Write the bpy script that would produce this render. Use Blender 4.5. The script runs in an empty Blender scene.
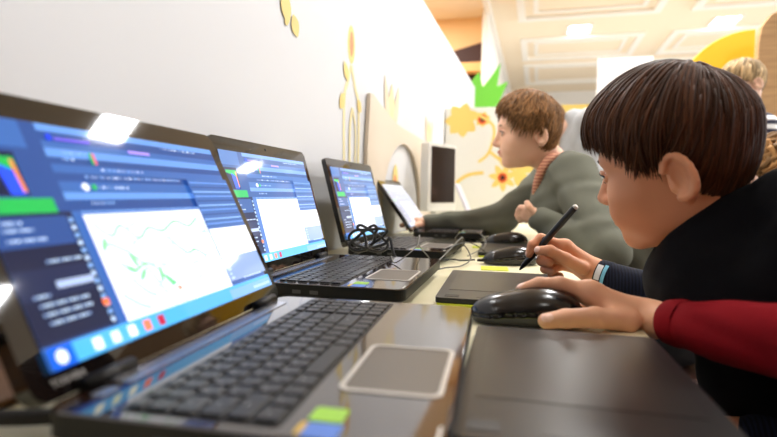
import bpy, bmesh, math, random
import numpy as np
from mathutils import Matrix, Vector
SC = bpy.context.scene
COL = SC.collection
PI = math.pi
rad = math.radians

# ------------------------------------------------------------------ camera model (table axis = +Y)
FPX, PITCH, ROLL, PSI, CZ = 534.96, rad(-2.71), rad(0.952), rad(15.5), 0.874
def ray(u, v):
    du, dv = u - 388.5, v - 218.5
    c, s = math.cos(ROLL), math.sin(ROLL)
    X, V = c*du + s*dv, -s*du + c*dv
    y, z = FPX, -V
    Y, Z = y*math.cos(PITCH) - z*math.sin(PITCH), y*math.sin(PITCH) + z*math.cos(PITCH)
    X, Y, Z = X/FPX, Y/FPX, Z/FPX
    cp, sp = math.cos(PSI), math.sin(PSI)
    return Vector((cp*X - sp*Y, sp*X + cp*Y, Z))
CAM = Vector((0, 0, CZ))
def A(u, v, d): return CAM + ray(u, v)*d                 # point seen in that direction at a depth
def AZ(u, v, z): r = ray(u, v); return CAM + r*((z - CZ)/r.z)
def AX(u, v, x): r = ray(u, v); return CAM + r*(x/r.x)
def AY(u, v, y): r = ray(u, v); return CAM + r*(y/r.y)

# ------------------------------------------------------------------ materials
def lin(c):
    out = []
    for x in c:
        x = x/255.0
        out.append(x/12.92 if x <= .04045 else ((x+.055)/1.055)**2.4)
    return (*out, 1.0)
MATS = {}
def mat(name, col, rough=.5, metal=0, spec=.5, coat=0, bump=None, var=None, emit=0, sss=0, stripes=None, grain=None, coat_rough=.03, sheen=0, ior=1.5):
    if name in MATS: return MATS[name]
    m = bpy.data.materials.new(name); m.use_nodes = True
    nt = m.node_tree; b = nt.nodes['Principled BSDF']
    c = lin(col)
    b.inputs['Base Color'].default_value = c
    b.inputs['Roughness'].default_value = rough
    b.inputs['Metallic'].default_value = metal
    b.inputs['Specular IOR Level'].default_value = spec
    b.inputs['IOR'].default_value = ior
    b.inputs['Coat Weight'].default_value = coat
    b.inputs['Coat Roughness'].default_value = coat_rough
    b.inputs['Sheen Weight'].default_value = sheen
    if sss:
        b.inputs['Subsurface Weight'].default_value = sss
        b.inputs['Subsurface Radius'].default_value = (.012, .005, .003)
        b.inputs['Subsurface Scale'].default_value = .4
    if emit:
        b.inputs['Emission Color'].default_value = c
        b.inputs['Emission Strength'].default_value = emit
    tc = nt.nodes.new('ShaderNodeTexCoord')
    if var:
        n = nt.nodes.new('ShaderNodeTexNoise'); n.inputs['Scale'].default_value = var[0]; n.inputs['Detail'].default_value = 4
        nt.links.new(tc.outputs['Object'], n.inputs['Vector'])
        r = nt.nodes.new('ShaderNodeMix'); r.data_type = 'RGBA'
        r.inputs[6].default_value = lin([min(255, x*(1-var[1])) for x in col]); r.inputs[7].default_value = lin([min(255, x*(1+var[1])) for x in col])
        nt.links.new(n.outputs['Fac'], r.inputs[0]); nt.links.new(r.outputs[2], b.inputs['Base Color'])
    if grain:
        mp = nt.nodes.new('ShaderNodeMapping'); mp.inputs['Scale'].default_value = grain[0]
        n = nt.nodes.new('ShaderNodeTexNoise'); n.inputs['Scale'].default_value = 6; n.inputs['Detail'].default_value = 6
        nt.links.new(tc.outputs['Object'], mp.inputs[0]); nt.links.new(mp.outputs[0], n.inputs['Vector'])
        r = nt.nodes.new('ShaderNodeValToRGB'); r.color_ramp.elements[0].color = lin(col); r.color_ramp.elements[1].color = lin(grain[1])
        r.color_ramp.elements[0].position = .35; r.color_ramp.elements[1].position = .7
        nt.links.new(n.outputs['Fac'], r.inputs[0]); nt.links.new(r.outputs[0], b.inputs['Base Color'])
    if stripes:
        w = nt.nodes.new('ShaderNodeTexWave'); w.wave_type = 'BANDS'; w.bands_direction = stripes[0]
        w.inputs['Scale'].default_value = stripes[1]; w.inputs['Distortion'].default_value = stripes[3]; w.inputs['Detail'].default_value = 1
        r = nt.nodes.new('ShaderNodeValToRGB'); r.color_ramp.interpolation = 'CONSTANT'
        r.color_ramp.elements[0].color = c; r.color_ramp.elements[1].color = lin(stripes[2]); r.color_ramp.elements[1].position = .5
        nt.links.new(tc.outputs['Object'], w.inputs['Vector']); nt.links.new(w.outputs['Fac'], r.inputs[0]); nt.links.new(r.outputs[0], b.inputs['Base Color'])
    if bump:
        n = nt.nodes.new('ShaderNodeTexNoise'); n.inputs['Scale'].default_value = bump[0]; n.inputs['Detail'].default_value = 5
        bp = nt.nodes.new('ShaderNodeBump'); bp.inputs['Strength'].default_value = bump[1]; bp.inputs['Distance'].default_value = .002
        nt.links.new(tc.outputs['Object'], n.inputs['Vector']); nt.links.new(n.outputs['Fac'], bp.inputs['Height']); nt.links.new(bp.outputs[0], b.inputs['Normal'])
    MATS[name] = m
    return m
def scr(name, col, k=1.0):            # a lit pixel colour of a glossy display
    return mat('screen_%s_%.2f' % (name, k), col, rough=.05, spec=.28, emit=k)

# ------------------------------------------------------------------ objects
def tag(o, label=None, cat=None, group=None, kind=None):
    if label: o['label'] = label
    if cat: o['category'] = cat
    if group: o['group'] = group
    if kind: o['kind'] = kind
    return o
def empty(name, loc, rz=0, label=None, cat=None, group=None):
    o = bpy.data.objects.new(name, None); COL.objects.link(o)
    o.location = loc; o.rotation_euler = (0, 0, rz); o.empty_display_size = .05
    return tag(o, label, cat, group)
def copy_tree(o, parent=None):
    c = o.copy(); COL.objects.link(c); c.parent = parent
    for ch in list(o.children): copy_tree(ch, c)
    return c

class MB:
    def __init__(s): s.v = []; s.f = []; s.m = []
    def add(s, vs, fs, m=0):
        n = len(s.v); s.v += [tuple(p) for p in vs]
        s.f += [tuple(i+n for i in f) for f in fs]; s.m += [m]*len(fs) if isinstance(m, int) else list(m)
        return s
    def box(s, c, d, m=0, R=None):
        x, y, z = d[0]/2, d[1]/2, d[2]/2
        vs = [Vector(p) for p in ((-x,-y,-z),(x,-y,-z),(x,y,-z),(-x,y,-z),(-x,-y,z),(x,-y,z),(x,y,z),(-x,y,z))]
        if R is not None: vs = [R @ p for p in vs]
        return s.add([p + Vector(c) for p in vs], [(0,3,2,1),(4,5,6,7),(0,1,5,4),(1,2,6,5),(2,3,7,6),(3,0,4,7)], m)
    def prism(s, pts, z0, z1, m=0, T=None, inset=0):
        n = len(pts); cx = sum(p[0] for p in pts)/n; cy = sum(p[1] for p in pts)/n
        lo = [Vector((cx+(p[0]-cx)*(1-inset), cy+(p[1]-cy)*(1-inset), z0)) for p in pts]; hi = [Vector((p[0], p[1], z1)) for p in pts]
        vs = lo + hi
        if T is not None: vs = [T @ p for p in vs]
        return s.add(vs, [tuple(range(n-1, -1, -1)), tuple(range(n, 2*n))] + [(i, (i+1) % n, (i+1) % n + n, i+n) for i in range(n)], m)
    def ring(s, outer, inner, z0, z1, m=0, T=None):
        n = len(outer); vs = [Vector((*p, z1)) for p in outer] + [Vector((*p, z1)) for p in inner] + [Vector((*p, z0)) for p in outer] + [Vector((*p, z0)) for p in inner]
        if T is not None: vs = [T @ p for p in vs]
        fs = []
        for i in range(n):
            j = (i+1) % n
            fs += [(i, j, n+j, n+i), (2*n+j, 2*n+i, 3*n+i, 3*n+j), (i, 2*n+i, 2*n+j, j), (n+j, 3*n+j, 3*n+i, n+i)]
        return s.add(vs, fs, m)
    def quad(s, pts, m=0): return s.add(pts, [tuple(range(len(pts)))], m)
    def tube(s, pts, r, seg=8, m=0, cap=True, flat=None):
        pts = [Vector(p) for p in pts]; n = len(pts)
        rs = r if isinstance(r, (list, tuple)) else [r]*n
        up = Vector((0, 0, 1)); vs = []; prev = None
        for i, p in enumerate(pts):
            t = (pts[min(i+1, n-1)] - pts[max(i-1, 0)]).normalized()
            if prev is None:
                a = t.cross(up)
                if a.length < 1e-3: a = t.cross(Vector((1, 0, 0)))
            else: a = prev - t*prev.dot(t)
            a.normalize(); prev = a; b = t.cross(a)
            for k in range(seg):
                an = 2*PI*k/seg; vs.append(p + (a*math.cos(an) + b*math.sin(an))*rs[i])
        fs = [(i*seg+k, i*seg+(k+1) % seg, (i+1)*seg+(k+1) % seg, (i+1)*seg+k) for i in range(n-1) for k in range(seg)]
        if cap: fs += [tuple(range(seg-1, -1, -1)), tuple((n-1)*seg+k for k in range(seg))]
        return s.add(vs, fs, m)
    def lathe(s, prof, seg=24, m=0, T=None):
        vs = [Vector((r*math.cos(2*PI*k/seg), r*math.sin(2*PI*k/seg), z)) for r, z in prof for k in range(seg)]
        if T is not None: vs = [T @ p for p in vs]
        n = len(prof)
        fs = [(i*seg+k, i*seg+(k+1) % seg, (i+1)*seg+(k+1) % seg, (i+1)*seg+k) for i in range(n-1) for k in range(seg)]
        fs += [tuple(range(seg-1, -1, -1)), tuple((n-1)*seg+k for k in range(seg))]
        return s.add(vs, fs, m)
    def mesh(s, name, mats, smooth=False):
        me = bpy.data.meshes.new(name); me.from_pydata(s.v, [], s.f)
        for m in (mats if isinstance(mats, (list, tuple)) else [mats]): me.materials.append(m)
        me.polygons.foreach_set('material_index', s.m)
        if smooth: me.polygons.foreach_set('use_smooth', [True]*len(s.f))
        me.validate(); me.update(); return me
    def build(s, name, mats, parent=None, smooth=False, bevel=0, loc=None, bseg=2):
        o = bpy.data.objects.new(name, s.mesh(name, mats, smooth)); COL.objects.link(o)
        if parent is not None: o.parent = parent
        if loc is not None: o.location = loc
        if bevel:
            b = o.modifiers.new('bevel', 'BEVEL'); b.width = bevel; b.segments = bseg; b.limit_method = 'ANGLE'; b.angle_limit = rad(40)
        return o
def rrect(w, h, r, cx=0, cy=0, n=5):
    pts = []
    for (sx, sy, a0) in ((1, 1, 0), (-1, 1, 90), (-1, -1, 180), (1, -1, 270)):
        for k in range(n+1):
            a = rad(a0 + 90*k/n); pts.append((cx + sx*(w/2-r) + r*math.cos(a), cy + sy*(h/2-r) + r*math.sin(a)))
    return pts
def smooth_path(pts, n=8):
    P = [Vector(p) for p in pts]; out = []
    for i in range(len(P)-1):
        p0, p1, p2, p3 = P[max(i-1, 0)], P[i], P[i+1], P[min(i+2, len(P)-1)]
        for k in range(n):
            t = k/n; out.append(.5*((2*p1) + (p2-p0)*t + (2*p0-5*p1+4*p2-p3)*t*t + (3*p1-p0-3*p2+p3)*t**3))
    return out + [P[-1]]
def text_geo(txt, size, T, mb, m=0, align='CENTER'):
    cu = bpy.data.curves.new('t', 'FONT'); cu.body = txt; cu.size = size; cu.align_x = align; cu.resolution_u = 2; cu.align_y = 'CENTER'
    o = bpy.data.objects.new('t', cu); COL.objects.link(o)
    bpy.context.view_layer.update()
    me = bpy.data.meshes.new_from_object(o.evaluated_get(bpy.context.evaluated_depsgraph_get()))
    mb.add([T @ v.co for v in me.vertices], [tuple(p.vertices) for p in me.polygons], m)
    bpy.data.objects.remove(o); bpy.data.curves.remove(cu); bpy.data.meshes.remove(me)

# ------------------------------------------------------------------ implicit surfaces -> meshes
def V(p): return np.array(p, dtype=np.float64)
def cap(a, b, ra, rb):
    a, b = V(a), V(b)
    def f(P):
        ab = b-a; t = np.clip((P-a) @ ab/max(ab @ ab, 1e-12), 0, 1)
        return np.linalg.norm(P-a-t[:, None]*ab, axis=1) - (ra + (rb-ra)*t)
    return f
def ell(c, r, R=None):
    c, r = V(c), V(r); M = None if R is None else np.array(R)
    def f(P):
        q = P-c
        if M is not None: q = q @ M
        k0 = np.linalg.norm(q/r, axis=1); k1 = np.linalg.norm(q/(r*r), axis=1)
        return k0*(k0-1)/np.maximum(k1, 1e-9)
    return f
def smin(a, b, k):
    if k <= 0: return np.minimum(a, b)
    h = np.maximum(k-np.abs(a-b), 0)/k
    return np.minimum(a, b) - h*h*k*.25
def smax(a, b, k): return -smin(-a, -b, k)
def U(prims, k=.01):
    def f(P):
        d = None
        for p in prims:
            kk = k
            if isinstance(p, tuple): p, kk = p
            e = p(P); d = e if d is None else smin(d, e, kk)
        return d
    return f
def chain(pts, rs, k=.01): return U([cap(pts[i], pts[i+1], rs[i], rs[i+1]) for i in range(len(pts)-1)], k)
def iso(f, lo, hi, h, B=12):
    lo, hi = V(lo)-2*h, V(hi)+2*h
    nb = np.maximum(1, np.ceil((hi-lo)/h/B).astype(int)); n = nb*B+1
    g = [lo[i] + (np.arange(nb[i])+.5)*B*h for i in range(3)]
    C = np.stack(np.meshgrid(*g, indexing='ij'), -1).reshape(-1, 3)
    dc = f(C); F = np.empty(n, np.float32)
    D = np.repeat(np.repeat(np.repeat(dc.reshape(nb), B, 0), B, 1), B, 2)
    F[:-1, :-1, :-1] = D; F[-1] = F[-2]; F[:, -1] = F[:, -2]; F[:, :, -1] = F[:, :, -2]
    act = np.argwhere(np.abs(dc.reshape(nb)) < B*h*1.25)
    o = np.stack(np.meshgrid(*[np.arange(B+1)]*3, indexing='ij'), -1).reshape(-1, 3)
    CH = 60
    for s in range(0, len(act), CH):
        a = act[s:s+CH]; idx = (a[:, None, :]*B + o[None]).reshape(-1, 3)
        F[idx[:, 0], idx[:, 1], idx[:, 2]] = f(lo + idx*h)
    I = F < 0
    cs = np.zeros(n-1, np.int8)
    for dx in (0, 1):
        for dy in (0, 1):
            for dz in (0, 1): cs += I[dx:n[0]-1+dx, dy:n[1]-1+dy, dz:n[2]-1+dz]
    cells = np.argwhere((cs > 0) & (cs < 8))
    vid = np.full(n-1, -1, np.int32); vid[tuple(cells.T)] = np.arange(len(cells))
    acc = np.zeros((len(cells), 3)); cnt = np.zeros(len(cells))
    cor = [(x, y, z) for x in (0, 1) for y in (0, 1) for z in (0, 1)]
    val = {c: F[cells[:, 0]+c[0], cells[:, 1]+c[1], cells[:, 2]+c[2]] for c in cor}
    for c in cor:
        for ax in range(3):
            if c[ax]: continue
            e = list(c); e[ax] = 1; e = tuple(e)
            a, b = val[c], val[e]; msk = (a < 0) != (b < 0)
            t = np.where(msk, a/np.where(msk, a-b, 1), 0)
            p = np.tile(V(c), (len(cells), 1)); p[:, ax] += t
            acc[msk] += p[msk]; cnt[msk] += 1
    verts = lo + (cells + acc/np.maximum(cnt, 1)[:, None])*h
    quads = []
    for ax in range(3):
        b, c = (ax+1) % 3, (ax+2) % 3
        s0 = [slice(None)]*3; s1 = [slice(None)]*3; s0[ax] = slice(0, -1); s1[ax] = slice(1, None)
        ch = I[tuple(s0)] != I[tuple(s1)]
        E = np.argwhere(ch); E = E[(E[:, b] > 0) & (E[:, c] > 0) & (E[:, b] < n[b]-1) & (E[:, c] < n[c]-1)]
        ins = I[tuple(E.T)]
        def cell(db, dc):
            q = E.copy(); q[:, b] -= db; q[:, c] -= dc; return vid[tuple(q.T)]
        Q = np.stack([cell(1, 1), cell(0, 1), cell(0, 0), cell(1, 0)], 1)
        Q[~ins] = Q[~ins][:, ::-1]; quads.append(Q)
    Q = np.concatenate(quads); Q = Q[(Q >= 0).all(1)]
    return verts, Q
def xf(M, P): M = np.array(M); return P @ M[:3, :3].T + M[:3, 3]
class Skin:                                  # several implicit pieces gathered in one mesh
    def __init__(s): s.v = []; s.f = []; s.m = []; s.n = 0
    def add(s, f, lo, hi, h, M=None, mats=None):
        v, q = iso(f, lo, hi, h)
        mi = np.zeros(len(q), int)
        if mats:
            c = v[q].mean(1)
            for fn, k in mats: mi[fn(c)] = k
        if M is not None: v = xf(M, v)
        s.v.append(v); s.f.append(q+s.n); s.m.append(mi); s.n += len(v); return s
    def build(s, name, mats, parent=None, origin=None):
        v = np.concatenate(s.v); q = np.concatenate(s.f); mi = np.concatenate(s.m)
        if origin is not None: v = v - V(origin)
        me = bpy.data.meshes.new(name)
        me.vertices.add(len(v)); me.vertices.foreach_set('co', v.astype(np.float32).ravel())
        me.loops.add(len(q)*4); me.loops.foreach_set('vertex_index', q.astype(np.int32).ravel())
        me.polygons.add(len(q)); me.polygons.foreach_set('loop_start', np.arange(len(q), dtype=np.int32)*4)
        for m in (mats if isinstance(mats, (list, tuple)) else [mats]): me.materials.append(m)
        me.polygons.foreach_set('material_index', mi.astype(np.int32)); me.polygons.foreach_set('use_smooth', np.ones(len(q), bool))
        me.update(calc_edges=True); me.validate()
        o = bpy.data.objects.new(name, me); COL.objects.link(o)
        if parent is not None: o.parent = parent
        return o

# ------------------------------------------------------------------ palette
m_wall = mat('partition_white', (220, 221, 225), rough=.6, bump=(60, .02))
m_floral = mat('floral_white', (247, 245, 236), rough=.6)
m_ceil = mat('ceiling_cream', (250, 234, 208), rough=.8)
m_mould = mat('moulding_white', (250, 246, 238), rough=.6)
m_peach = mat('peach_paint', (246, 204, 148), rough=.8)
m_floor = mat('floor_tile', (150, 140, 130), rough=.35, var=(3, .06))
m_room = mat('room_wall', (242, 240, 236), rough=.8)
m_yellow = mat('mural_yellow', (254, 222, 122), rough=.6)
m_paleyellow = mat('mural_pale_yellow', (233, 220, 172), rough=.6)
m_orange = mat('mural_orange', (232, 96, 40), rough=.6)
m_paleorange = mat('mural_pale_orange', (230, 146, 104), rough=.6)
m_green = mat('leaf_green', (96, 186, 40), rough=.5)
m_beige = mat('beige_board', (226, 212, 194), rough=.6)
m_beige_edge = mat('beige_board_edge', (214, 198, 178), rough=.7)
m_brownboard = mat('brown_board', (196, 158, 112), rough=.6, grain=((1, 1, 12), (176, 138, 96)))
m_yellowboard = mat('yellow_board', (246, 196, 34), rough=.5)
m_darkwood = mat('dark_wood', (58, 28, 18), rough=.6)
m_lightwood = mat('light_wood', (236, 178, 110), rough=.6)
m_table = mat('tabletop_cream', (240, 235, 203), rough=.35, grain=((2, .15, 2), (234, 227, 190)))
m_edge = mat('table_edge', (222, 214, 176), rough=.5)
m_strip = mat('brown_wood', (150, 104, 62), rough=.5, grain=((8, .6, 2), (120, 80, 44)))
m_steel = mat('steel_grey', (150, 150, 152), rough=.4, metal=1)
m_steeldark = mat('port_dark', (60, 60, 62), rough=.4)
m_black = mat('black_plastic', (8, 8, 9), rough=.4, spec=.25)
m_blackgloss = mat('black_gloss', (10, 9, 9), rough=.08, spec=.6)
m_deck = mat('deck_gloss', (34, 20, 14), rough=.07, spec=.8, ior=1.75)
m_bezel = mat('bezel_gloss', (16, 12, 11), rough=.04, spec=.6)
m_key = mat('key_black', (14, 14, 18), rough=.36, spec=.4)
m_keytray = mat('key_tray', (9, 9, 10), rough=.45)
m_legend = mat('key_legend', (205, 205, 208), rough=.6)
m_pad = mat('touchpad', (92, 84, 74), rough=.4)
m_silver = mat('silver_frame', (206, 202, 196), rough=.3, metal=.3)
m_silverbar = mat('silver_bar', (170, 172, 180), rough=.22, metal=.8)
m_lidback = mat('lid_back', (46, 40, 38), rough=.25)
m_greenst = mat('sticker_green', (150, 205, 60), rough=.5)
m_bluest = mat('sticker_blue', (84, 128, 214), rough=.5)
m_yellst = mat('sticker_gold', (222, 184, 70), rough=.5)
m_tablet = mat('tablet_black', (22, 21, 22), rough=.32, spec=.42)
m_tabletarea = mat('tablet_area', (26, 25, 25), rough=.3, spec=.44)
m_lime = mat('lime', (214, 226, 50), rough=.6)
m_mouse = mat('mouse_black', (13, 13, 14), rough=.22, spec=.55)
m_mousegloss = mat('mouse_gloss', (18, 18, 20), rough=.1, spec=.6)
m_cable = mat('cable_black', (12, 12, 13), rough=.45)
m_greycable = mat('cable_grey', (120, 118, 112), rough=.5)
m_white = mat('white_plastic', (232, 230, 224), rough=.35)
m_usbblue = mat('usb_blue', (120, 160, 220), rough=.4)
m_lamp = mat('lamp_glow', (255, 250, 240), emit=14)
m_paper = mat('paper', (206, 202, 198), rough=.7)
m_ink = mat('ink_grey', (196, 196, 204), rough=.7)

# ------------------------------------------------------------------ the room
H_C = 2.9
def struct(mb, name, mats, parent=None, **k):
    o = mb.build(name, mats, parent, **k)
    o['kind'] = 'structure'; return o
struct(MB().box((1.2, 3.6, -.05), (8.0, 15.2, .1)), 'floor', m_floor)
struct(MB().box((1.2, 3.6, H_C+.05), (8.0, 15.2, .1)), 'ceiling', m_ceil)
struct(MB().box((-2.75, 3.6, H_C/2), (.1, 15.0, H_C)), 'wall_left', m_peach)
m_roomdark = mat('room_wall_taupe', (84, 76, 68), rough=.8)
struct(MB().box((5.15, 3.6, H_C/2), (.1, 15.0, H_C)), 'wall_right', m_roomdark)
struct(MB().box((1.2, 11.05, H_C/2), (7.8, .1, H_C)), 'wall_back', m_room)
struct(MB().box((1.2, -3.85, H_C/2), (7.8, .1, H_C)), 'wall_front', m_roomdark)
# peach wall beyond the partition, with its corner post
struct(MB().box((-1.66, 6.3, H_C/2), (2.1, .1, H_C), 0), 'wall_peach', [m_peach])
struct(MB().box((-.635, 8.65, H_C/2), (.10, 4.7, H_C)), 'wall_side', [m_room])
# white partition beside the desk (its top falls a little towards the far end)
XW = -.53
w = MB(); yA, yB = -1.6, 4.55
for x0, x1 in ((XW-.06, XW),):
    w.add([(x0, yA, 0), (x1, yA, 0), (x1, yB, 0), (x0, yB, 0), (x0, yA, 1.74), (x1, yA, 1.74), (x1, yB, 1.77), (x0, yB, 1.77)],
          [(0,3,2,1),(4,5,6,7),(0,1,5,4),(1,2,6,5),(2,3,7,6),(3,0,4,7)])
partition = struct(w, 'wall_partition', [m_wall])
# floral half-height partition at the end of the desk
fl = MB().box((.135, 3.12, .685), (1.32, .06, 1.37))
floral = struct(fl, 'wall_floral', [m_floral])
struct(MB().box((.43, 3.12, 1.345), (.74, .066, .052)), 'trim_1', [m_yellow])
# ceiling mouldings
def coffer(x0, x1, y0, y1, n):
    cx, cy, w_, h_ = (x0+x1)/2, (y0+y1)/2, x1-x0, y1-y0
    mb = MB()
    mb.ring(rrect(w_, h_, .01, cx, cy, 1), rrect(w_-.16, h_-.20, .01, cx, cy, 1), H_C-.035, H_C, 0)
    mb.ring(rrect(w_-.34, h_-.42, .01, cx, cy, 1), rrect(w_-.44, h_-.54, .01, cx, cy, 1), H_C-.02, H_C, 0)
    struct(mb, 'trim_%d' % n, [m_mould], bevel=.008)
k = 2
for (x0, x1) in ((-.27, 1.22), (1.52, 3.0)):
    for (y0, y1) in ((4.7, 6.45), (7.2, 8.3), (8.62, 10.1)):
        coffer(x0, x1, y0, y1, k); k += 1
struct(MB().box((-.57, 5.3, H_C-.03), (.07, 11.4, .06)), 'trim_%d' % k, [m_mould], bevel=.01); k += 1

# murals: flat painted shapes on the partition and the floral wall
def mural(name, parent, shapes, T, mats, off=.0004):
    mb = MB()
    for i, (pts, m) in enumerate(shapes):
        mb.quad([T(a, b, off + i*.00003) for a, b in pts], m)
    o = mb.build(name, mats, parent); o['kind'] = 'structure'; return o
def petal(cx, cy, ang, L, w_, n=7):
    out = []
    for i in range(n+1):
        t = i/n; out.append((t*L, w_*math.sin(PI*t)**.8))
    for i in range(n-1, 0, -1):
        t = i/n; out.append((t*L, -w_*math.sin(PI*t)**.8))
    c, s = math.cos(ang), math.sin(ang)
    return [(cx + x*c - y*s, cy + x*s + y*c) for x, y in out]
def disc(cx, cy, rx, ry, n=14): return [(cx + rx*math.cos(2*PI*i/n), cy + ry*math.sin(2*PI*i/n)) for i in range(n)]
def stroke(pts, w_):
    P = smooth_path([(x, y, 0) for x, y in pts], 6); res = []
    L, R = [], []
    for i, p in enumerate(P):
        t = (P[min(i+1, len(P)-1)] - P[max(i-1, 0)]).normalized(); nrm = Vector((-t.y, t.x, 0))*w_/2
        L.append(((p+nrm).x, (p+nrm).y)); R.append(((p-nrm).x, (p-nrm).y))
    return [[L[i], L[i+1], R[i+1], R[i]] for i in range(len(P)-1)]
sh = []
# tall ornament with an orange bud
sh.append((disc(1.478, 1.30, .032, .055), 1)); sh.append((disc(1.480, 1.302, .016, .036), 2))
for st in (stroke([(1.48, 1.24), (1.45, 1.19), (1.425, 1.14), (1.425, 1.0), (1.44, .88)], .018), stroke([(1.48, 1.24), (1.515, 1.18), (1.545, 1.14), (1.55, 1.0), (1.54, .88)], .018),
           stroke([(1.49, 1.12), (1.47, 1.05), (1.475, .9)], .016), stroke([(1.49, 1.12), (1.52, 1.05), (1.51, .9)], .012)):
    sh += [(q, 0) for q in st]
sh += [(petal(1.45, 1.19, 2.2, .06, .018), 1), (petal(1.425, 1.15, -2.3, .06, .02), 1), (petal(1.53, 1.15, -.6, .05, .018), 1)]
# leaves at the top left
sh += [(petal(1.045, 1.30, -1.2, .07, .024), 1), (petal(1.09, 1.262, -1.0, .05, .02), 1), (disc(1.06, 1.235, .008, .006), 1)]
# pale tall bloom and small one farther on
for x_, z_, hgt in ((1.92, 1.02, .26), (2.63, 1.02, .22)):
    sh += [(petal(x_, z_, 1.57, hgt, .05), 0), (petal(x_-.02, z_+.05, 1.9, hgt*.9, .03), 3), (petal(x_+.02, z_+.05, 1.2, hgt*.9, .03), 3)]
sh += [(disc(1.99, .90, .045, .085), 1), (disc(1.985, .885, .028, .06), 2)]
mural('mural', partition, sh, lambda a, b, o: (XW+o, a, b), [m_paleyellow, mat('mural_soft_yellow', (236, 210, 134), rough=.6), m_paleorange, mat('mural_pale_peach', (230, 212, 184))])
sh = []
for cx, cz, r in ((-.313, 1.302, 1), (-.193, .972, 1.8)):
    for i in range(7): sh.append((petal(cx, cz, i*2*PI/7+.3, .045*r, .018), 0))
    sh += [(disc(cx, cz, .027, .029), 1), (disc(cx, cz, .012, .014), 2)]
for a in (.4, 1.3, 2.2, 3.2, 4.0, 4.8, 5.6): sh.append((petal(-.43, 1.30, a, .10, .034), 0))
for st in (stroke([(-.36, 1.34), (-.25, 1.26), (-.27, 1.12), (-.33, 1.06)], .016), stroke([(-.27, 1.12), (-.18, 1.05), (-.1, 1.0), (-.05, 1.1)], .018), stroke([(-.5, .9), (-.4, .98), (-.3, 1.0)], .02)):
    sh += [(q, 0) for q in st]
for a in (.3, .8, 2.4, 5.2): sh.append((petal(-.12, 1.02, a, .13, .04), 0))
for (cx, cz) in ((.12, 1.2), (.3, 1.0), (.55, 1.2), (.1, .8)):
    for i in range(6): sh.append((petal(cx, cz, i*PI/3, .10, .03), 0))
    sh.append((disc(cx, cz, .022, .022), 1))
mural('mural', floral, sh, lambda a, b, o: (a, 3.09-o, b), [m_yellow, m_orange, m_darkwood])

# decorative boards and shelf beyond the partition
sf = empty('wall_shelf', (-1.0, 6.12, 0), 0, 'dark brown wall recess with a pale wooden shelf high above the white partition', 'shelf')
T_ = Matrix.Translation((0, 0, 0))
zs = lambda x: 2.60 + (x-.37)*.25
sb = MB().add([(-.9, .12, 2.12), (.37, .12, 2.12), (.37, .12, zs(.37)), (-.9, .12, zs(-.9)), (-.9, .06, 2.12), (.37, .06, 2.12), (.37, .06, zs(.37)), (-.9, .06, zs(-.9))],
              [(0,1,2,3),(7,6,5,4),(0,4,5,1),(1,5,6,2),(2,6,7,3),(3,7,4,0)])
sb.build('back_panel', m_darkwood, sf)
MB().box((-.265, -.02, 2.29), (1.27, .16, .10)).build('shelf_board', m_lightwood, sf, bevel=.006)
MB().box((.395, -.01, 1.45), (.055, .26, 2.90)).build('side_post', m_mould, sf, bevel=.006)
# leaf cut-out on a post
lf = empty('leaf_board', (-.46, 5.0, 0), 0, 'bright green leaf-shaped board showing above the floral partition', 'decoration')
pts = [(-.14, 1.66), (.06, 1.66), (.10, 1.72), (.175, 1.90), (.08, 1.86), (.105, 2.07), (.0, 1.92), (-.05, 1.86), (-.09, 2.0), (-.19, 1.86), (-.26, 1.95), (-.21, 1.78)]
MB().prism(pts, -.015, .015, 0, Matrix.Rotation(PI/2, 4, 'X')).build('leaf', m_green, lf, bevel=.004)
MB().box((-.03, .03, .86), (.06, .03, 1.7)).box((-.03, .02, .012), (.4, .3, .024)).build('post', m_green, lf)
# beige cut-out board standing along the partition
by = [(1.64, .722), (1.645, 1.02), (1.668, 1.188), (1.70, 1.19), (1.78, 1.172), (1.98, 1.136), (2.12, 1.128), (2.28, 1.126), (2.52, 1.118), (2.66, 1.10), (2.72, 1.04), (2.73, .722),
      (2.44, .722)] + [(2.13 + .31*math.cos(rad(a)), .80 + .27*math.sin(rad(a))) for a in range(0, 181, 10)] + [(1.82, .722)]
def board(pts, x0, x1, name, label, cat, mats):
    bm = bmesh.new(); lo = [bm.verts.new((x0, y, z)) for y, z in pts]; hi = [bm.verts.new((x1, y, z)) for y, z in pts]
    bm.faces.new(lo[::-1]); bm.faces.new(hi)
    for i in range(len(pts)):
        j = (i+1) % len(pts); f = bm.faces.new((lo[i], lo[j], hi[j], hi[i])); f.material_index = 1
    bmesh.ops.recalc_face_normals(bm, faces=bm.faces)
    me = bpy.data.meshes.new(name); bm.to_mesh(me); bm.free()
    for m in mats: me.materials.append(m)
    o = bpy.data.objects.new(name, me); COL.objects.link(o); return tag(o, label, cat)
board([(y_-.045, z_) for y_, z_ in by], XW+.003, XW+.015, 'cutout_board', 'beige cut-out board with an arched opening leaning along the white partition', 'board', [m_beige, m_beige_edge])
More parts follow.
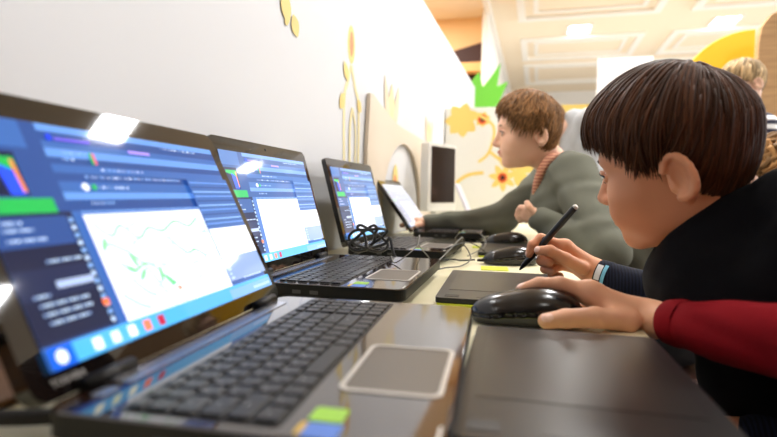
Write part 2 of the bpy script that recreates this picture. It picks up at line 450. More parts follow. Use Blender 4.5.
# yellow round-topped board and brown board on the right
R_ = Matrix.Rotation(PI/2, 4, 'X')
yb = empty('yellow_board', (1.06, 3.4, 0), 0, 'tall yellow board with a curved top beside the brown board', 'board')
pts = [(-.32, 0), (.06, 0), (.06, 1.80)] + [(.06-.38*math.sin(rad(a)), 1.42+.38*math.cos(rad(a))) for a in range(8, 91, 8)]
MB().prism(pts, -.02, .02, 0, R_).build('panel', m_yellowboard, yb, bevel=.004)
MB().box((-.13, .04, .012), (.4, .3, .024)).build('foot', m_yellowboard, yb)
bb = empty('brown_board', (1.30, 3.15, 0), 0, 'tall light brown board with a rounded corner at the right edge', 'board')
pts = [(-.25, 0), (.6, 0), (.6, 1.83), (-.13, 1.83), (-.20, 1.80), (-.24, 1.74), (-.25, 1.66)]
MB().prism(pts, -.025, .025, 0, R_).build('panel', m_brownboard, bb, bevel=.005)
MB().box((.2, .02, .012), (.7, .3, .024)).build('foot', m_brownboard, bb)
# white curved screen behind the yellow board
wb = empty('folding_screen', (.95, 4.1, 0), 0, 'white pleated folding screen behind the yellow board', 'screen')
for i in range(6):
    MB().box((-.27+i*.14, .03*(-1)**i, .93-.03*abs(i-3)), (.15, .015, 1.86-.06*abs(i-3)), 0, Matrix.Rotation(rad(24*(-1)**i), 3, 'Z')).build('leaf_panel', m_white, wb, bevel=.004)
# poster
ps = empty('notice_sheet', (.59, 4.5, 0), 0, 'large white notice sheet with faint grey lines on a stand in the background', 'poster')
MB().box((.03, 0, 1.78), (.40, .012, .34)).build('sheet', m_paper, ps)
ln = MB()
for i in range(5): ln.box((.03-.02*(i % 2), -.0065, 1.88-i*.05), (.28-.05*(i % 3), .001, .012))
ln.build('printed_lines', m_ink, ps)
MB().box((.03, .02, .85), (.03, .02, 1.7)).box((.03, .02, .01), (.35, .3, .02)).build('stand', m_steel, ps)

# ceiling lights
def downlight(x, y, label):
    r = empty('ceiling_light', (x, y, H_C), 0, label, 'ceiling light', 'recessed ceiling lights')
    MB().ring(rrect(.30, .38, .02), rrect(.24, .31, .015), -.012, 0, 0).build('frame', m_mould, r)
    MB().prism(rrect(.24, .31, .015), -.006, -.001, 0).build('diffuser', m_lamp, r)
downlight(.43, 6.95, 'small bright recessed ceiling light, the left of two, above the boys')
downlight(2.0, 6.98, 'small bright recessed ceiling light, the right of two, over the yellow board')
DOWN = [(x, y) for y in (-.7, 1.28, 3.25) for x in (-1.1, .48, 2.05, 3.6)] + [(3.6, 6.98), (-1.5, 5.2)]  # second row is added off the grid as fill for the near desk
for x, y in DOWN: downlight(x, y, 'recessed square ceiling light outside the top of the picture')
# unseen windows added in the right wall for soft daylight
def window(i, y):
    r = MB(); r.ring(rrect(1.7, 1.5, .01, y, 1.6, 1), rrect(1.56, 1.36, .01, y, 1.6, 1), 5.06, 5.10, 0, Matrix(((0, 0, 1, 0), (1, 0, 0, 0), (0, 1, 0, 0), (0, 0, 0, 1))))
    o = struct(r, 'window_%d' % i, [m_mould])
    g = MB().box((5.095, y, 1.6), (.006, 1.56, 1.36)).build('pane', mat('daylight_pane', (235, 242, 255), emit=1.2), o)
    g['kind'] = 'structure'
for i, y in enumerate((1.0, 4.0, 7.0)): window(i+1, y)

# ------------------------------------------------------------------ desk
TZ = .72
desk = empty('desk', (-.195, 1.2, 0), 0, 'long cream desk along the white partition, carrying the laptops', 'desk')
XE = .125
MB().box(((-.527+XE)/2+.195, 0, TZ-.015), (XE+.527, 3.7, .03)).build('tabletop', [m_table], desk, bevel=.003)
wd = MB().box((0, 0, .003), (.17, .82, .006)).build('wooden_board', [m_strip], None, bevel=.002, loc=(-.437, .06, TZ+.0003)); tag(wd, 'brown wooden board lying on the desk behind the near laptop', 'board')  # thin brown strip at the back of the desk
for sx in (-.28, .28):
    for sy in (-1.75, 0, 1.75):
        MB().box((sx, sy, (TZ-.03)/2), (.04, .04, TZ-.03)).build('leg', m_steel, desk, bevel=.003)

# ------------------------------------------------------------------ laptops
LW, LH, LD, DZ = .345, .2109, .2267, .030
KEYROWS = [('F', [('Esc', 1)] + [('F%d' % i, 1) for i in range(1, 13)] + [('', 1), ('', 1)]),
 ('N', [('~', 1)] + [(c, 1) for c in '1234567890-='] + [('Bksp', 2)]),
 ('N', [('Tab', 1.5)] + [(c, 1) for c in 'QWERTYUIOP[]'] + [('\\', 1.5)]),
 ('N', [('Caps', 1.75)] + [(c, 1) for c in "ASDFGHJKL;'"] + [('Enter', 2.25)]),
 ('N', [('Shift', 2.25)] + [(c, 1) for c in 'ZXCVBNM,./'] + [('Shift', 2.75)]),
 ('N', [('Ctrl', 1.25), ('Fn', 1), ('', 1), ('Alt', 1.25), ('', 4.2), ('Alt', 1.15), ('', 1.05), ('Ctrl', 1.1), ('', 1), ('', 1), ('', 1)])]
NUMPAD = ['', '7894', '7896', '4561', '1230', '0.+-']
cache = {}
def keyboard_mesh():
    if 'kb' in cache: return cache['kb']
    mb = MB(); P = .01685
    mb.prism(rrect(.328, .097, .005, -.0005, LD/2-.0915), -.0022, .0002, 1, Matrix.Translation((0, 0, DZ)))
    y = LD/2 - .046
    def key(u0, wu, y0, hy, txt):
        cx = LW/2 - (u0 - wu/2); cy = y0 - hy/2; w_, h_ = wu-.0026, hy-.0026
        T = Matrix.Translation((0, 0, DZ))
        pts = rrect(w_, h_, .0016, cx, cy, 2); top = rrect(w_-.0012, h_-.0012, .0014, cx, cy, 2); n = len(pts)
        vs = [T @ Vector((*p, 0)) for p in pts] + [T @ Vector((*p, .0017)) for p in pts] + [T @ Vector((*p, .0022)) for p in top]
        fs = [(i, (i+1) % n, (i+1) % n + n, i+n) for i in range(n)] + [(n+i, n+(i+1) % n, 2*n+(i+1) % n, 2*n+i) for i in range(n)] + [tuple(range(2*n, 3*n))]
        mb.add(vs, fs, 0)
        if txt:
            s = .0042 if len(txt) == 1 else .0026
            text_geo(txt, s, Matrix.Translation((cx - w_*.22 if len(txt) == 1 else cx, cy + h_*.12, DZ+.00228)), mb, 2)
    for r, (kind, row) in enumerate(KEYROWS):
        hy = .0105 if kind == 'F' else .0163
        tot = sum(w for _, w in row); u = .3335
        for txt, w_ in row:
            wu = w_*P*15/tot; key(u, wu, y, hy, txt); u -= wu
        u -= .0045
        for j in range(4):
            key(u, .0158, y, hy, NUMPAD[r][j] if j < len(NUMPAD[r]) else ''); u -= .0158
        y -= hy
    cache['kb'] = mb.mesh('keyboard', [m_key, m_keytray, m_legend]); return cache['kb']
def mobj(name, me, parent, loc=None):
    o = bpy.data.objects.new(name, me); COL.objects.link(o); o.parent = parent
    if loc: o.location = loc
    return o
def ui_mesh(seed, dim=1.0, sketch='green', pale=0):
    """the lit picture of a paint programme: u = mm from the right edge of the lid, v = mm above the hinge"""
    rnd = random.Random(seed); mb = MB(); mats = []; idx = {}
    def M(name, col):
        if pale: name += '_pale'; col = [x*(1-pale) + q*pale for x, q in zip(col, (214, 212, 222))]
        if name not in idx: idx[name] = len(mats); mats.append(scr(name, col, dim))
        return idx[name]
    lay = [0]
    def P(u, v): return (LW/2 - u/1000, -.00055 - lay[0]*.000012, v/1000)
    def R(u0, u1, v0, v1, m): lay[0] += 1; mb.quad([P(u1, v0), P(u0, v0), P(u0, v1), P(u1, v1)], m)
    def poly(pts, m): lay[0] += 1; mb.quad([P(*p) for p in pts], m)
    def line(pts, w_, m):
        lay[0] += 1
        for q in stroke(pts, w_): mb.quad([P(*p) for p in q], m)
    base = M('base', (48, 88, 152)); navy = M('navy', (20, 32, 66)); mid = M('mid', (34, 66, 126)); light = M('light', (116, 158, 212)); sky = M('sky', (86, 132, 198))
    white = M('canvas', (214, 220, 230)); dots = M('dots', (170, 196, 228)); grey = M('grey', (120, 146, 190)); deep = M('deep', (14, 24, 54))
    R(16.5, 328.5, 16, 190, base)
    # window frame and menu bars
    for v0, v1, m in ((184, 190, sky), (176, 184, mid), (170, 176, base), (163, 170, sky), (157, 163, mid), (150, 157, base), (143, 150, mid), (134, 143, base), (128, 134, sky), (119, 128, mid)):
        R(16.5, 262, v0, v1, m)
    R(262, 328.5, 119, 190, mid); R(276, 328.5, 168, 190, base)
    # left tool panels
    R(262, 328.5, 31, 119, navy); R(268, 328.5, 80, 117, deep); R(268, 328.5, 95, 116, mid); R(266, 328.5, 33, 60, deep)
    # colour picker
    R(290, 324, 131, 164, deep)
    poly([(322, 160), (292, 160), (292, 150), (322, 156)], M('green', (26, 156, 72)))
    poly([(308, 156), (296, 150), (292, 132), (304, 132)], M('blue', (30, 70, 220)))
    poly([(296, 158), (293, 158), (291, 134), (294, 134)], M('orange', (206, 120, 70)))
    R(273, 322, 118.5, 129.5, M('green', (26, 156, 72)))
    # panel texts
    for (u0, v0, n) in ((322, 112, 5), (322, 107, 7), (322, 100, 9), (300, 84, 9), (320, 62, 4), (318, 56, 12), (318, 50, 12), (316, 44, 10)):
        for i in range(n): R(u0-3.4*i-2.6, u0-3.4*i, v0-1, v0+.8, dots if i % 3 else grey)
    R(268, 300, 65, 70, M('field', (150, 170, 205)))
    # tool column icons
    for i in range(14):
        v0 = 112 - i*5.9; R(264.4, 268, v0-1.8, v0+1.6, dots if i % 2 else light)
    R(263, 269, 46, 51, M('ember', (226, 110, 60)))
    # top bar details
    R(214, 250, 176.5, 179, M('violet', (96, 84, 200))); R(140, 170, 172, 175, M('lilac', (150, 130, 214))); R(215, 218, 158, 168, M('red', (196, 90, 110))); R(218.5, 221, 158, 168, M('green', (26, 156, 72)))
    R(252, 257, 176, 181, M('royal', (30, 60, 210)))
    for v0, ua, ub in ((166.5, 248, 225), (161, 250, 238), (153.5, 214, 160), (146.5, 235, 110), (137.5, 245, 190), (124, 240, 215), (181, 120, 60)):
        u = ua
        while u > ub:
            w_ = rnd.uniform(1, 3.2); R(u-w_, u, v0-1, v0+1, rnd.choice((dots, light, grey))); u -= w_ + rnd.uniform(1, 3.4)
    poly(disc(240, 137.5, 3.6, 3.4), white); poly(disc(231, 137.5, 2.6, 2.6), M('green', (26, 156, 72)))
    for i in range(36): R(99+4.4*i, 101+4.4*i, 115.6, 117.6, light)
    # right column
    R(15.5+1, 98, 34, 116, grey); R(16.5, 98, 92.5, 150, base)
    for i in range(10): R(18, 96, 97+i*5.2, 98.6+i*5.2, (sky, light, mid)[i % 3])
    R(16.5, 97, 60, 92, white)
    for i in range(5): R(88+2*(i % 2), 94, 36+i*4.6, 38+i*4.6, dots)
    for i in range(7): R(30+6*i, 34+6*i, 33.4, 35.2, dots)
    # canvas and drawing
    R(99.5, 256, 26.8, 114.4, white)
    if sketch == 'green':
        g = M('sketch', (120, 188, 146)); g2 = M('sketch2', (160, 196, 186)); s3 = M('sketch3', (92, 186, 130))
        for st in ([(250, 108), (236, 96), (222, 104), (206, 92), (190, 100), (172, 96), (150, 104), (130, 98), (112, 106)], [(248, 92), (230, 84), (214, 70), (206, 54), (200, 40)], [(240, 74), (226, 66), (210, 70), (196, 60)],
                   [(170, 92), (160, 80), (148, 72), (136, 74), (122, 66)], [(234, 60), (224, 48), (214, 42)], [(250, 50), (238, 40), (226, 34)]):
            line(st, 2.0, g)
        for k_ in range(16):
            u0, v0 = rnd.uniform(108, 246), rnd.uniform(36, 106)
            line([(u0, v0), (u0-rnd.uniform(4, 16), v0+rnd.uniform(-8, 8)), (u0-rnd.uniform(8, 24), v0+rnd.uniform(-10, 10))], 1.8, g2)
        for (u0, v0, a, L) in ((244, 96, 5.2, 14), (226, 82, 4.4, 16), (214, 66, 5.6, 15), (236, 70, 3.6, 13), (196, 66, 5.0, 16)):
            lay[0] += 1; mb.quad([P(*p) for p in petal(u0, v0, a, L, 2.4)], g)
        lay[0] += 1; mb.quad([P(*p) for p in [(199, 60), (190, 46), (183, 48), (192, 56)]], s3)
        poly([(186, 46), (180, 44), (179, 41), (184, 42)], M('coral', (236, 120, 90)))
    else:
        g = M('sketchblue', (176, 200, 226)); g2 = M('sketchpale', (206, 220, 236))
        for st in ([(226, 102), (234, 84), (228, 66), (238, 50), (230, 36)], [(226, 102), (212, 90), (218, 70), (206, 52), (214, 36)], [(200, 92), (180, 80), (164, 60), (150, 44)], [(190, 60), (170, 66), (140, 90), (124, 86)]):
            line(st, 1.6, g)
        for k_ in range(14):
            u0, v0 = rnd.uniform(112, 240), rnd.uniform(36, 104)
            line([(u0, v0), (u0-rnd.uniform(4, 14), v0+rnd.uniform(-10, 10)), (u0-rnd.uniform(8, 22), v0+rnd.uniform(-12, 12))], .9, g2)
    for k_ in range(6):
        u0, v0 = rnd.uniform(30, 86), rnd.uniform(64, 88)
        line([(u0, v0), (u0-6, v0+rnd.uniform(-6, 4)), (u0-12, v0+rnd.uniform(-6, 4))], .7, M('sketchpale', (206, 220, 236)))
    # task bar
    R(16.5, 328.5, 16, 29.5, M('task', (72, 160, 218))); R(16.5, 110, 16, 26, M('task2', (110, 162, 214))); R(310, 328.5, 16, 29.5, M('start', (26, 90, 216)))
    poly(disc(320, 22.6, 4.6, 4.6), M('orb', (214, 224, 190)))
    for i, c in enumerate(('cream', 'orb', 'cream', 'coral', 'ruby')):
        R(294-17*i-8, 294-17*i, 18.5, 26.5, M(c, dict(cream=(232, 236, 214), orb=(214, 224, 190), coral=(236, 120, 90), ruby=(170, 40, 70))[c]))
    for i in range(8): R(22+5*i, 25+5*i, 19, 22, dots)
    return mb.mesh('screen', mats)
def make_laptop(x, y, yaw, tilt, seed, sketch, label, dim=1.0, pale=0):
    """x, y: far end of the hinge line; yaw in degrees off the desk axis"""
    a = rad(yaw); rz = PI/2 + a
    hu = Vector((math.sin(a), -math.cos(a), 0)); fv = Vector((math.cos(a), math.sin(a), 0))
    c = Vector((x, y, TZ)) + hu*(LW/2) + fv*(LD/2)
    r = empty('laptop', c, rz, label, 'laptop', 'laptops along the desk')
    if 'base' not in cache:
        b = MB(); pr = rrect(LW, LD, .016, n=6); n = len(pr)
        lo = rrect(LW-.026, LD-.026, .014, n=6)
        vs = [(*p, .005) for p in lo] + [(*p, .014) for p in pr] + [(*p, DZ-.0012) for p in pr] + [(*p, DZ) for p in rrect(LW-.0024, LD-.0024, .015, n=6)]
        b.add(vs, [tuple(range(n-1, -1, -1))] + [(q*n+i, q*n+(i+1) % n, (q+1)*n+(i+1) % n, (q+1)*n+i) for q in range(3) for i in range(n)] + [tuple(range(3*n, 4*n))],
              [1] + [1]*n + [1]*n + [0]*n + [0])
        cache['base'] = b.mesh('base', [m_deck, m_black])
        cache['foot'] = MB().lathe([(.008, 0), (.008, .0045), (.006, .006)], 12).mesh('rubber_foot', m_black)
        T = Matrix.Translation((0, 0, DZ))
        pc, pcy = LW/2-.2247, LD/2-.1862
        cache['pad'] = MB().prism(rrect(.097, .0605, .006, pc, pcy), -.001, .0002, 0, T).mesh('touchpad', m_pad)
        cache['padframe'] = MB().ring(rrect(.1035, .0665, .008, pc, pcy), rrect(.097, .0605, .006, pc, pcy), -.001, .0008, 0, T).mesh('touchpad_frame', m_silver)
        cache['bar'] = MB().prism(rrect(.262, .015, .004, LW/2-.166, LD/2-.0155), -.001, .0007, 0, T).mesh('speaker_bar', m_silverbar)
        cache['power'] = MB().prism(rrect(.016, .010, .003, LW/2-.314, LD/2-.018), -.001, .001, 0, T).mesh('power_button', m_silverbar)
        cache['hinge'] = MB().tube([(-.022, 0, 0), (.022, 0, 0)], .0052, 16).mesh('hinge', m_black, True)
        ld = MB(); pts = rrect(LW, LH, .012, 0, LH/2, 6)
        ld.prism(pts, -.0105, 0, 0, Matrix(((1, 0, 0, 0), (0, 0, -1, 0), (0, 1, 0, 0), (0, 0, 0, 1))))
        ld.m = [1 if i == 0 else 0 for i in range(len(ld.f))]
        cache['lid'] = ld.mesh('lid', [m_bezel, m_lidback])
        lg = MB(); Tx = Matrix.Translation((LW/2-.3175, -.0004, .0092)) @ Matrix.Rotation(PI/2, 4, 'X')
        text_geo('TOSHIBA', .0066, Tx, lg); cache['brand'] = lg.mesh('brand_lettering', mat('brand_grey', (150, 146, 142), rough=.4))
        cache['cam'] = MB().lathe([(.0022, 0), (.0022, .0006)], 12, 0, Matrix.Translation((0, 0, LH-.009)) @ Matrix.Rotation(PI/2, 4, 'X')).mesh('webcam', m_black)
        cache['port'] = MB().box((0, 0, 0), (.001, .012, .005)).mesh('port', m_steeldark)
        s1 = [MB().prism(rrect(w_, h_, .002, LW/2-u/1000, LD/2-v/1000, 2), 0, .0004, 0, T) for u, v, w_, h_ in ((314, 160.3, .0185, .0195), (334, 162.5, .018, .0195), (333, 150.5, .016, .0035))]
        cache['st'] = [s.mesh('sticker', m) for s, m in zip(s1, (m_greenst, m_bluest, m_yellst))]
        cache['led'] = MB().box((LW/2-.325, -LD/2+.004, DZ), (.02, .0015, .0006)).mesh('status_lights', m_white)
    mobj('base', cache['base'], r)
    for sx in (-1, 1):
        for sy in (-1, 1): mobj('rubber_foot', cache['foot'], r, (sx*.14, sy*.085, 0))
    mobj('keyboard', keyboard_mesh(), r)
    mobj('touchpad', cache['pad'], r); mobj('touchpad_frame', cache['padframe'], r); mobj('speaker_bar', cache['bar'], r); mobj('power_button', cache['power'], r)
    for sx in (-1, 1): mobj('hinge', cache['hinge'], r, (sx*.12, LD/2-.004, DZ+.003))
    for s, l in zip(cache['st'], ('green sticker', 'blue sticker', 'gold sticker')): tag(mobj('sticker', s, r), l)
    for sx, py in ((1, -.02), (1, .005), (-1, .01), (-1, .035)): mobj('port', cache['port'], r, (sx*(LW/2-.0004), py, .019))
    mobj('status_lights', cache['led'], r)
    lid = mobj('lid', cache['lid'], r, (0, LD/2, DZ)); lid.rotation_euler = (-rad(tilt), 0, 0)
    mobj('screen', ui_mesh(seed, dim, sketch, pale), lid); mobj('brand_lettering', cache['brand'], lid); mobj('webcam', cache['cam'], lid)
    return r
make_laptop(-.2912, .5745, 4.24, 26.0, 3, 'green', 'large near laptop showing a green leaf sketch on its screen')
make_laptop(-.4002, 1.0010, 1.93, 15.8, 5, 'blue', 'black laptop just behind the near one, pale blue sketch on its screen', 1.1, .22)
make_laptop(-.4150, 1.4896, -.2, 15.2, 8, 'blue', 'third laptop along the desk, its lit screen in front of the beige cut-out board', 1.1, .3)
make_laptop(-.405, 2.06, 2.0, 36, 9, 'blue', 'fourth laptop with its screen tipped far back, by the olive sweatshirt boy\'s outstretched hand', .6, .8)  # washed-out haze of the slanting view is mixed into its screen colours

# ------------------------------------------------------------------ pen tablets  (local X = desk axis, local Y = towards the wall)
def tablet(cx, cy, yaw, label):
    r = empty('pen_tablet', (cx, cy, TZ), PI/2 + rad(yaw), label, 'pen tablet', 'pen tablets on the desk')
    if 'tb' not in cache:
        cache['tb'] = MB().prism(rrect(.276, .176, .008), .0042, .0118).mesh('body', m_tablet)
        cache['tbase'] = MB().prism(rrect(.286, .172, .008), .0, .0041, inset=.01).mesh('underside', m_lime)
        cache['tarea'] = MB().prism(rrect(.196, .150, .003, .026, 0), .0115, .01215).mesh('drawing_area', m_tabletarea)
        cache['tkey'] = MB().prism(rrect(.026, .020, .003), 0, .0005).mesh('button', m_tablet); cache['tlogo'] = MB().prism(rrect(.016, .020, .002), 0, .0006).mesh('status_pad', m_keytray)
    mobj('body', cache['tb'], r); tag(mobj('underside', cache['tbase'], r), 'lime yellow underside')
    mobj('drawing_area', cache['tarea'], r)
    for y_ in (.022, -.020, -.060): mobj('button', cache['tkey'], r, (-.112, y_, .0116))
    mobj('status_pad', cache['tlogo'], r, (-.120, .066, .0116))
    return r
tablet(.034, .450, 2.0, 'near black pen tablet between the near laptop and the red sleeve')
tablet(-.053, .866, 3.5, 'black pen tablet with lime underside beneath the hand holding the pen')
tablet(-.058, 1.47, 3.0, 'pen tablet lying behind the two dark mice, its lime edge showing')

# ------------------------------------------------------------------ mice  (local -X = nose)
def mouse_meshes():
    if 'mb' in cache: return
    body = U([ell((.004, 0, .013), (.058, .031, .024)), ell((.020, 0, .018), (.036, .029, .0215)), ell((-.034, 0, .009), (.026, .026, .014))], .012)
    def f(P):
        d = body(P)
        d = smax(d, -(P[:, 2]-.0012), .002)
        seam = np.maximum(np.abs(P[:, 1]) - .0007, P[:, 0] + .006)                      # gap between the two buttons
        seam = np.maximum(seam, -(P[:, 2]-.012)); d = smax(d, -seam, .0012)
        band = np.abs(P[:, 2] - (.0165 + .12*(P[:, 0]))) - .0006                         # side seam
        return np.maximum(d, -np.maximum(band, -(d+.0012)))
    s = Skin().add(f, (-.064, -.034, 0), (.066, .034, .046), .0014, None, [(lambda c: c[:, 2] < .0165 + .12*c[:, 0], 1)])
    o = s.build('shell', [m_mouse, m_mousegloss]); cache['mb'] = o.data; bpy.data.objects.remove(o)
    cache['mw'] = MB().tube([(0, -.0035, 0), (0, .0035, 0)], .010, 20).mesh('scroll_wheel', m_greycable, True)
    cache['mr'] = MB().tube([(-.058, 0, .009), (-.066, 0, .0085), (-.074, 0, .008)], [.004, .0034, .0024], 10).mesh('strain_relief', m_black, True)
def mouse(cx, cy, rz, label, s=1.0, cable=None):
    mouse_meshes()
    r = empty('computer_mouse', (cx, cy, TZ), rz, label, 'mouse', 'computer mice on the desk'); r.scale = (s, s, s)
    mobj('shell', cache['mb'], r); mobj('scroll_wheel', cache['mw'], r, (-.026, 0, .0165)); mobj('strain_relief', cache['mr'], r)
    if cable:
        M = (Matrix.Translation((cx, cy, TZ)) @ Matrix.Rotation(rz, 4, 'Z') @ Matrix.Scale(s, 4)).inverted()
        MB().tube([M @ p for p in smooth_path(cable, 8)], .0019/s, 8).build('cable', m_cable, r, smooth=True)
    return r
nose = Vector((.005-.066, .662-.006, TZ+.008))
mouse(-.010, .660, .10, 'black mouse under the red-sleeved hand', 1.08, [(-.088, .652, TZ+.009), (-.105, .651, TZ+.006), (-.14, .672, TZ+.004), (-.19, .674, TZ+.004), (-.26, .668, TZ+.004), (-.30, .64, TZ+.004)])
mouse(-.054, 1.215, .25, 'dark mouse with a curved shine, next behind the pen-holding hand', 1.0, [(-.13, 1.195, TZ+.009), (-.16, 1.18, TZ+.008), (-.19, 1.22, TZ+.004), (-.24, 1.12, TZ+.004)])
mouse(-.088, 1.66, .15, 'farther dark mouse near the folded arm of the olive sweatshirt boy', 1.05, [(-.165, 1.648, TZ+.009), (-.19, 1.645, TZ+.008), (-.22, 1.66, TZ+.004), (-.25, 1.60, TZ+.004)])
def note(cx, cy, rz, w_, h_, label):
    o = MB().prism(rrect(w_, h_, .001, n=1), 0, .0016).build('sticky_note', m_lime); o.location = (cx, cy, TZ+.0002); o.rotation_euler = (0, 0, rz)
    tag(o, label, 'sticky note', 'lime sticky notes')
note(-.082, 1.128, .1, .055, .055, 'lime sticky note in front of the dark mouse behind the pen-holding hand')
note(-.150, 1.575, .1, .06, .05, 'lime sticky note by the farther mouse')

# ------------------------------------------------------------------ cables and small things
def cable(name, pts, r, label, m=m_cable, n=8, cat='cable', group=None):
    o = MB().tube(smooth_path(pts, n), r, 8).build(name, m, smooth=True); return tag(o, label, cat, group)
Z = TZ
loop = []
for i in range(31):
    a = i*2*PI/10; rr = .024 + .005*math.sin(i*1.7)
    loop.append((-.338 + .02*math.sin(i*.9) + rr*math.cos(a)*.9, 1.065 + .012*math.cos(i*1.3) + rr*.35*math.cos(a+.4), Z+.030+.002 + .027 + rr*math.sin(a)))
cable('cable_coil', [(-.39, 1.12, Z+.006), (-.375, 1.085, Z+.02)] + loop + [(-.28, 1.07, Z+.02), (-.25, 1.10, Z+.006)], .0032, 'coiled black cable bundle between the second and third laptops', n=5)
cable('power_cord', [(-.46, .02, Z+.013), (-.42, .16, Z+.013), (-.36, .225, Z+.013), (-.30, .258, Z+.010), (-.262, .275, Z+.012)], .0055, 'black power cord at the back left of the near laptop')
cable('thin_cord', [(-.27, .99, Z+.004), (-.26, .96, Z+.036), (-.235, .90, Z+.033), (-.205, .93, Z+.06), (-.215, 1.0, Z+.075), (-.235, 1.08, Z+.05), (-.22, 1.16, Z+.006)], .0011, 'thin grey cord looping up from the second laptop\'s palm rest', m_greycable, group='thin cords across the desk')
cable('thin_cord', [(-.21, 1.02, Z+.004), (-.19, 1.10, Z+.02), (-.17, 1.22, Z+.05), (-.175, 1.32, Z+.045), (-.19, 1.40, Z+.006)], .0011, 'thin grey cord arching by the front of the third laptop', m_greycable, group='thin cords across the desk')
cable('thin_cord', [(-.205, .99, Z+.003), (-.175, 1.06, Z+.006), (-.15, 1.12, Z+.004), (-.14, 1.2, Z+.012), (-.17, 1.3, Z+.03), (-.2, 1.34, Z+.004)], .0013, 'thin dark cord between the second laptop and the dark mouse', m_cable, group='thin cords across the desk')
cable('thin_cord', [(-.16, 1.30, Z+.004), (-.12, 1.34, Z+.03), (-.15, 1.42, Z+.055), (-.20, 1.46, Z+.05), (-.24, 1.56, Z+.006)], .0011, 'thin grey cord over the pen tablet behind the dark mice', m_greycable, group='thin cords across the desk')
cable('thin_cord', [(-.23, 1.14, Z+.004), (-.20, 1.17, Z+.03), (-.155, 1.27, Z+.04), (-.125, 1.34, Z+.016), (-.13, 1.40, Z+.014)], .0011, 'thin dark cord rising at the corner of the third laptop', m_cable, group='thin cords across the desk')
ug = empty('usb_stick', AZ(283, 287, Z+.0215), rad(2), 'small USB stick plugged into the near side of the second laptop', 'usb stick')
ug.location = (-.357, .630, Z+.0215)
MB().prism(rrect(.016, .036, .003), -.004, .004).build('casing', m_white, ug, bevel=.0012)
MB().box((0, .022, 0), (.012, .010, .0045)).build('plug', m_steel, ug)
MB().box((0, -.004, .0042), (.010, .016, .0006)).build('cap_stripe', m_usbblue, ug)
ub = empty('usb_plug', (-.376, 1.012, Z+.040), rad(-12), 'white and blue USB plug beside the hinge of the second laptop', 'usb plug')
MB().prism(rrect(.014, .030, .003), -.005, .005).build('grip', m_white, ub, bevel=.001)
MB().box((0, -.02, 0), (.012, .012, .0045)).build('connector', m_usbblue, ub)
ub.location = (-.372, 1.025, Z+.0052)

# monitor at the end of the desk
mo = empty('monitor', (-.402, 2.32, Z), rad(66), 'white desktop monitor with a dark screen at the far end of the desk', 'monitor')
def mon():
    T = Matrix(((1, 0, 0, 0), (0, 0, -1, 0), (0, 1, 0, 0), (0, 0, 0, 1)))
    MB().prism(rrect(.235, .32, .008, 0, .245), -.045, 0, 0, T).build('housing', m_white, mo, bevel=.004)
    sc = MB().prism(rrect(.200, .262, .003, .006, .258), 0, .0015, 0, T).build('screen', mat('dark_screen', (32, 20, 18), rough=.15), mo)
    MB().box((0, .03, .055), (.06, .03, .11)).build('stand', m_white, mo, bevel=.004)
    MB().prism(rrect(.18, .15, .02, 0, .01), 0, .012).build('base', m_white, mo, bevel=.003)
mon(); mo.scale = (.92,)*3
# small open laptop beyond, pale lid seen from behind
def far_laptop():
    r = empty('laptop', (-.215, 2.74, Z), rad(93), 'far laptop with a pale tilted lid in front of the floral partition', 'laptop', 'laptops along the desk')
    MB().prism(rrect(.25, .19, .012), .004, .022).build('base', m_black, r, bevel=.002)
    kb = MB()
    for i in range(5):
        for j in range(12): kb.box((-.105+.019*j, .055-.019*i, .0228), (.016, .016, .0016))
    kb.build('keyboard', m_key, r)
    ld = MB().prism(rrect(.25, .205, .010, 0, .1025), -.008, 0, 0, Matrix(((1, 0, 0, 0), (0, 0, -1, 0), (0, 1, 0, 0), (0, 0, 0, 1)))).build('lid', mat('pale_lid', (206, 204, 222), rough=.3), r, bevel=.002)
    ld.location = (0, .095, .022); ld.rotation_euler = (-rad(24), 0, 0)
far_laptop()

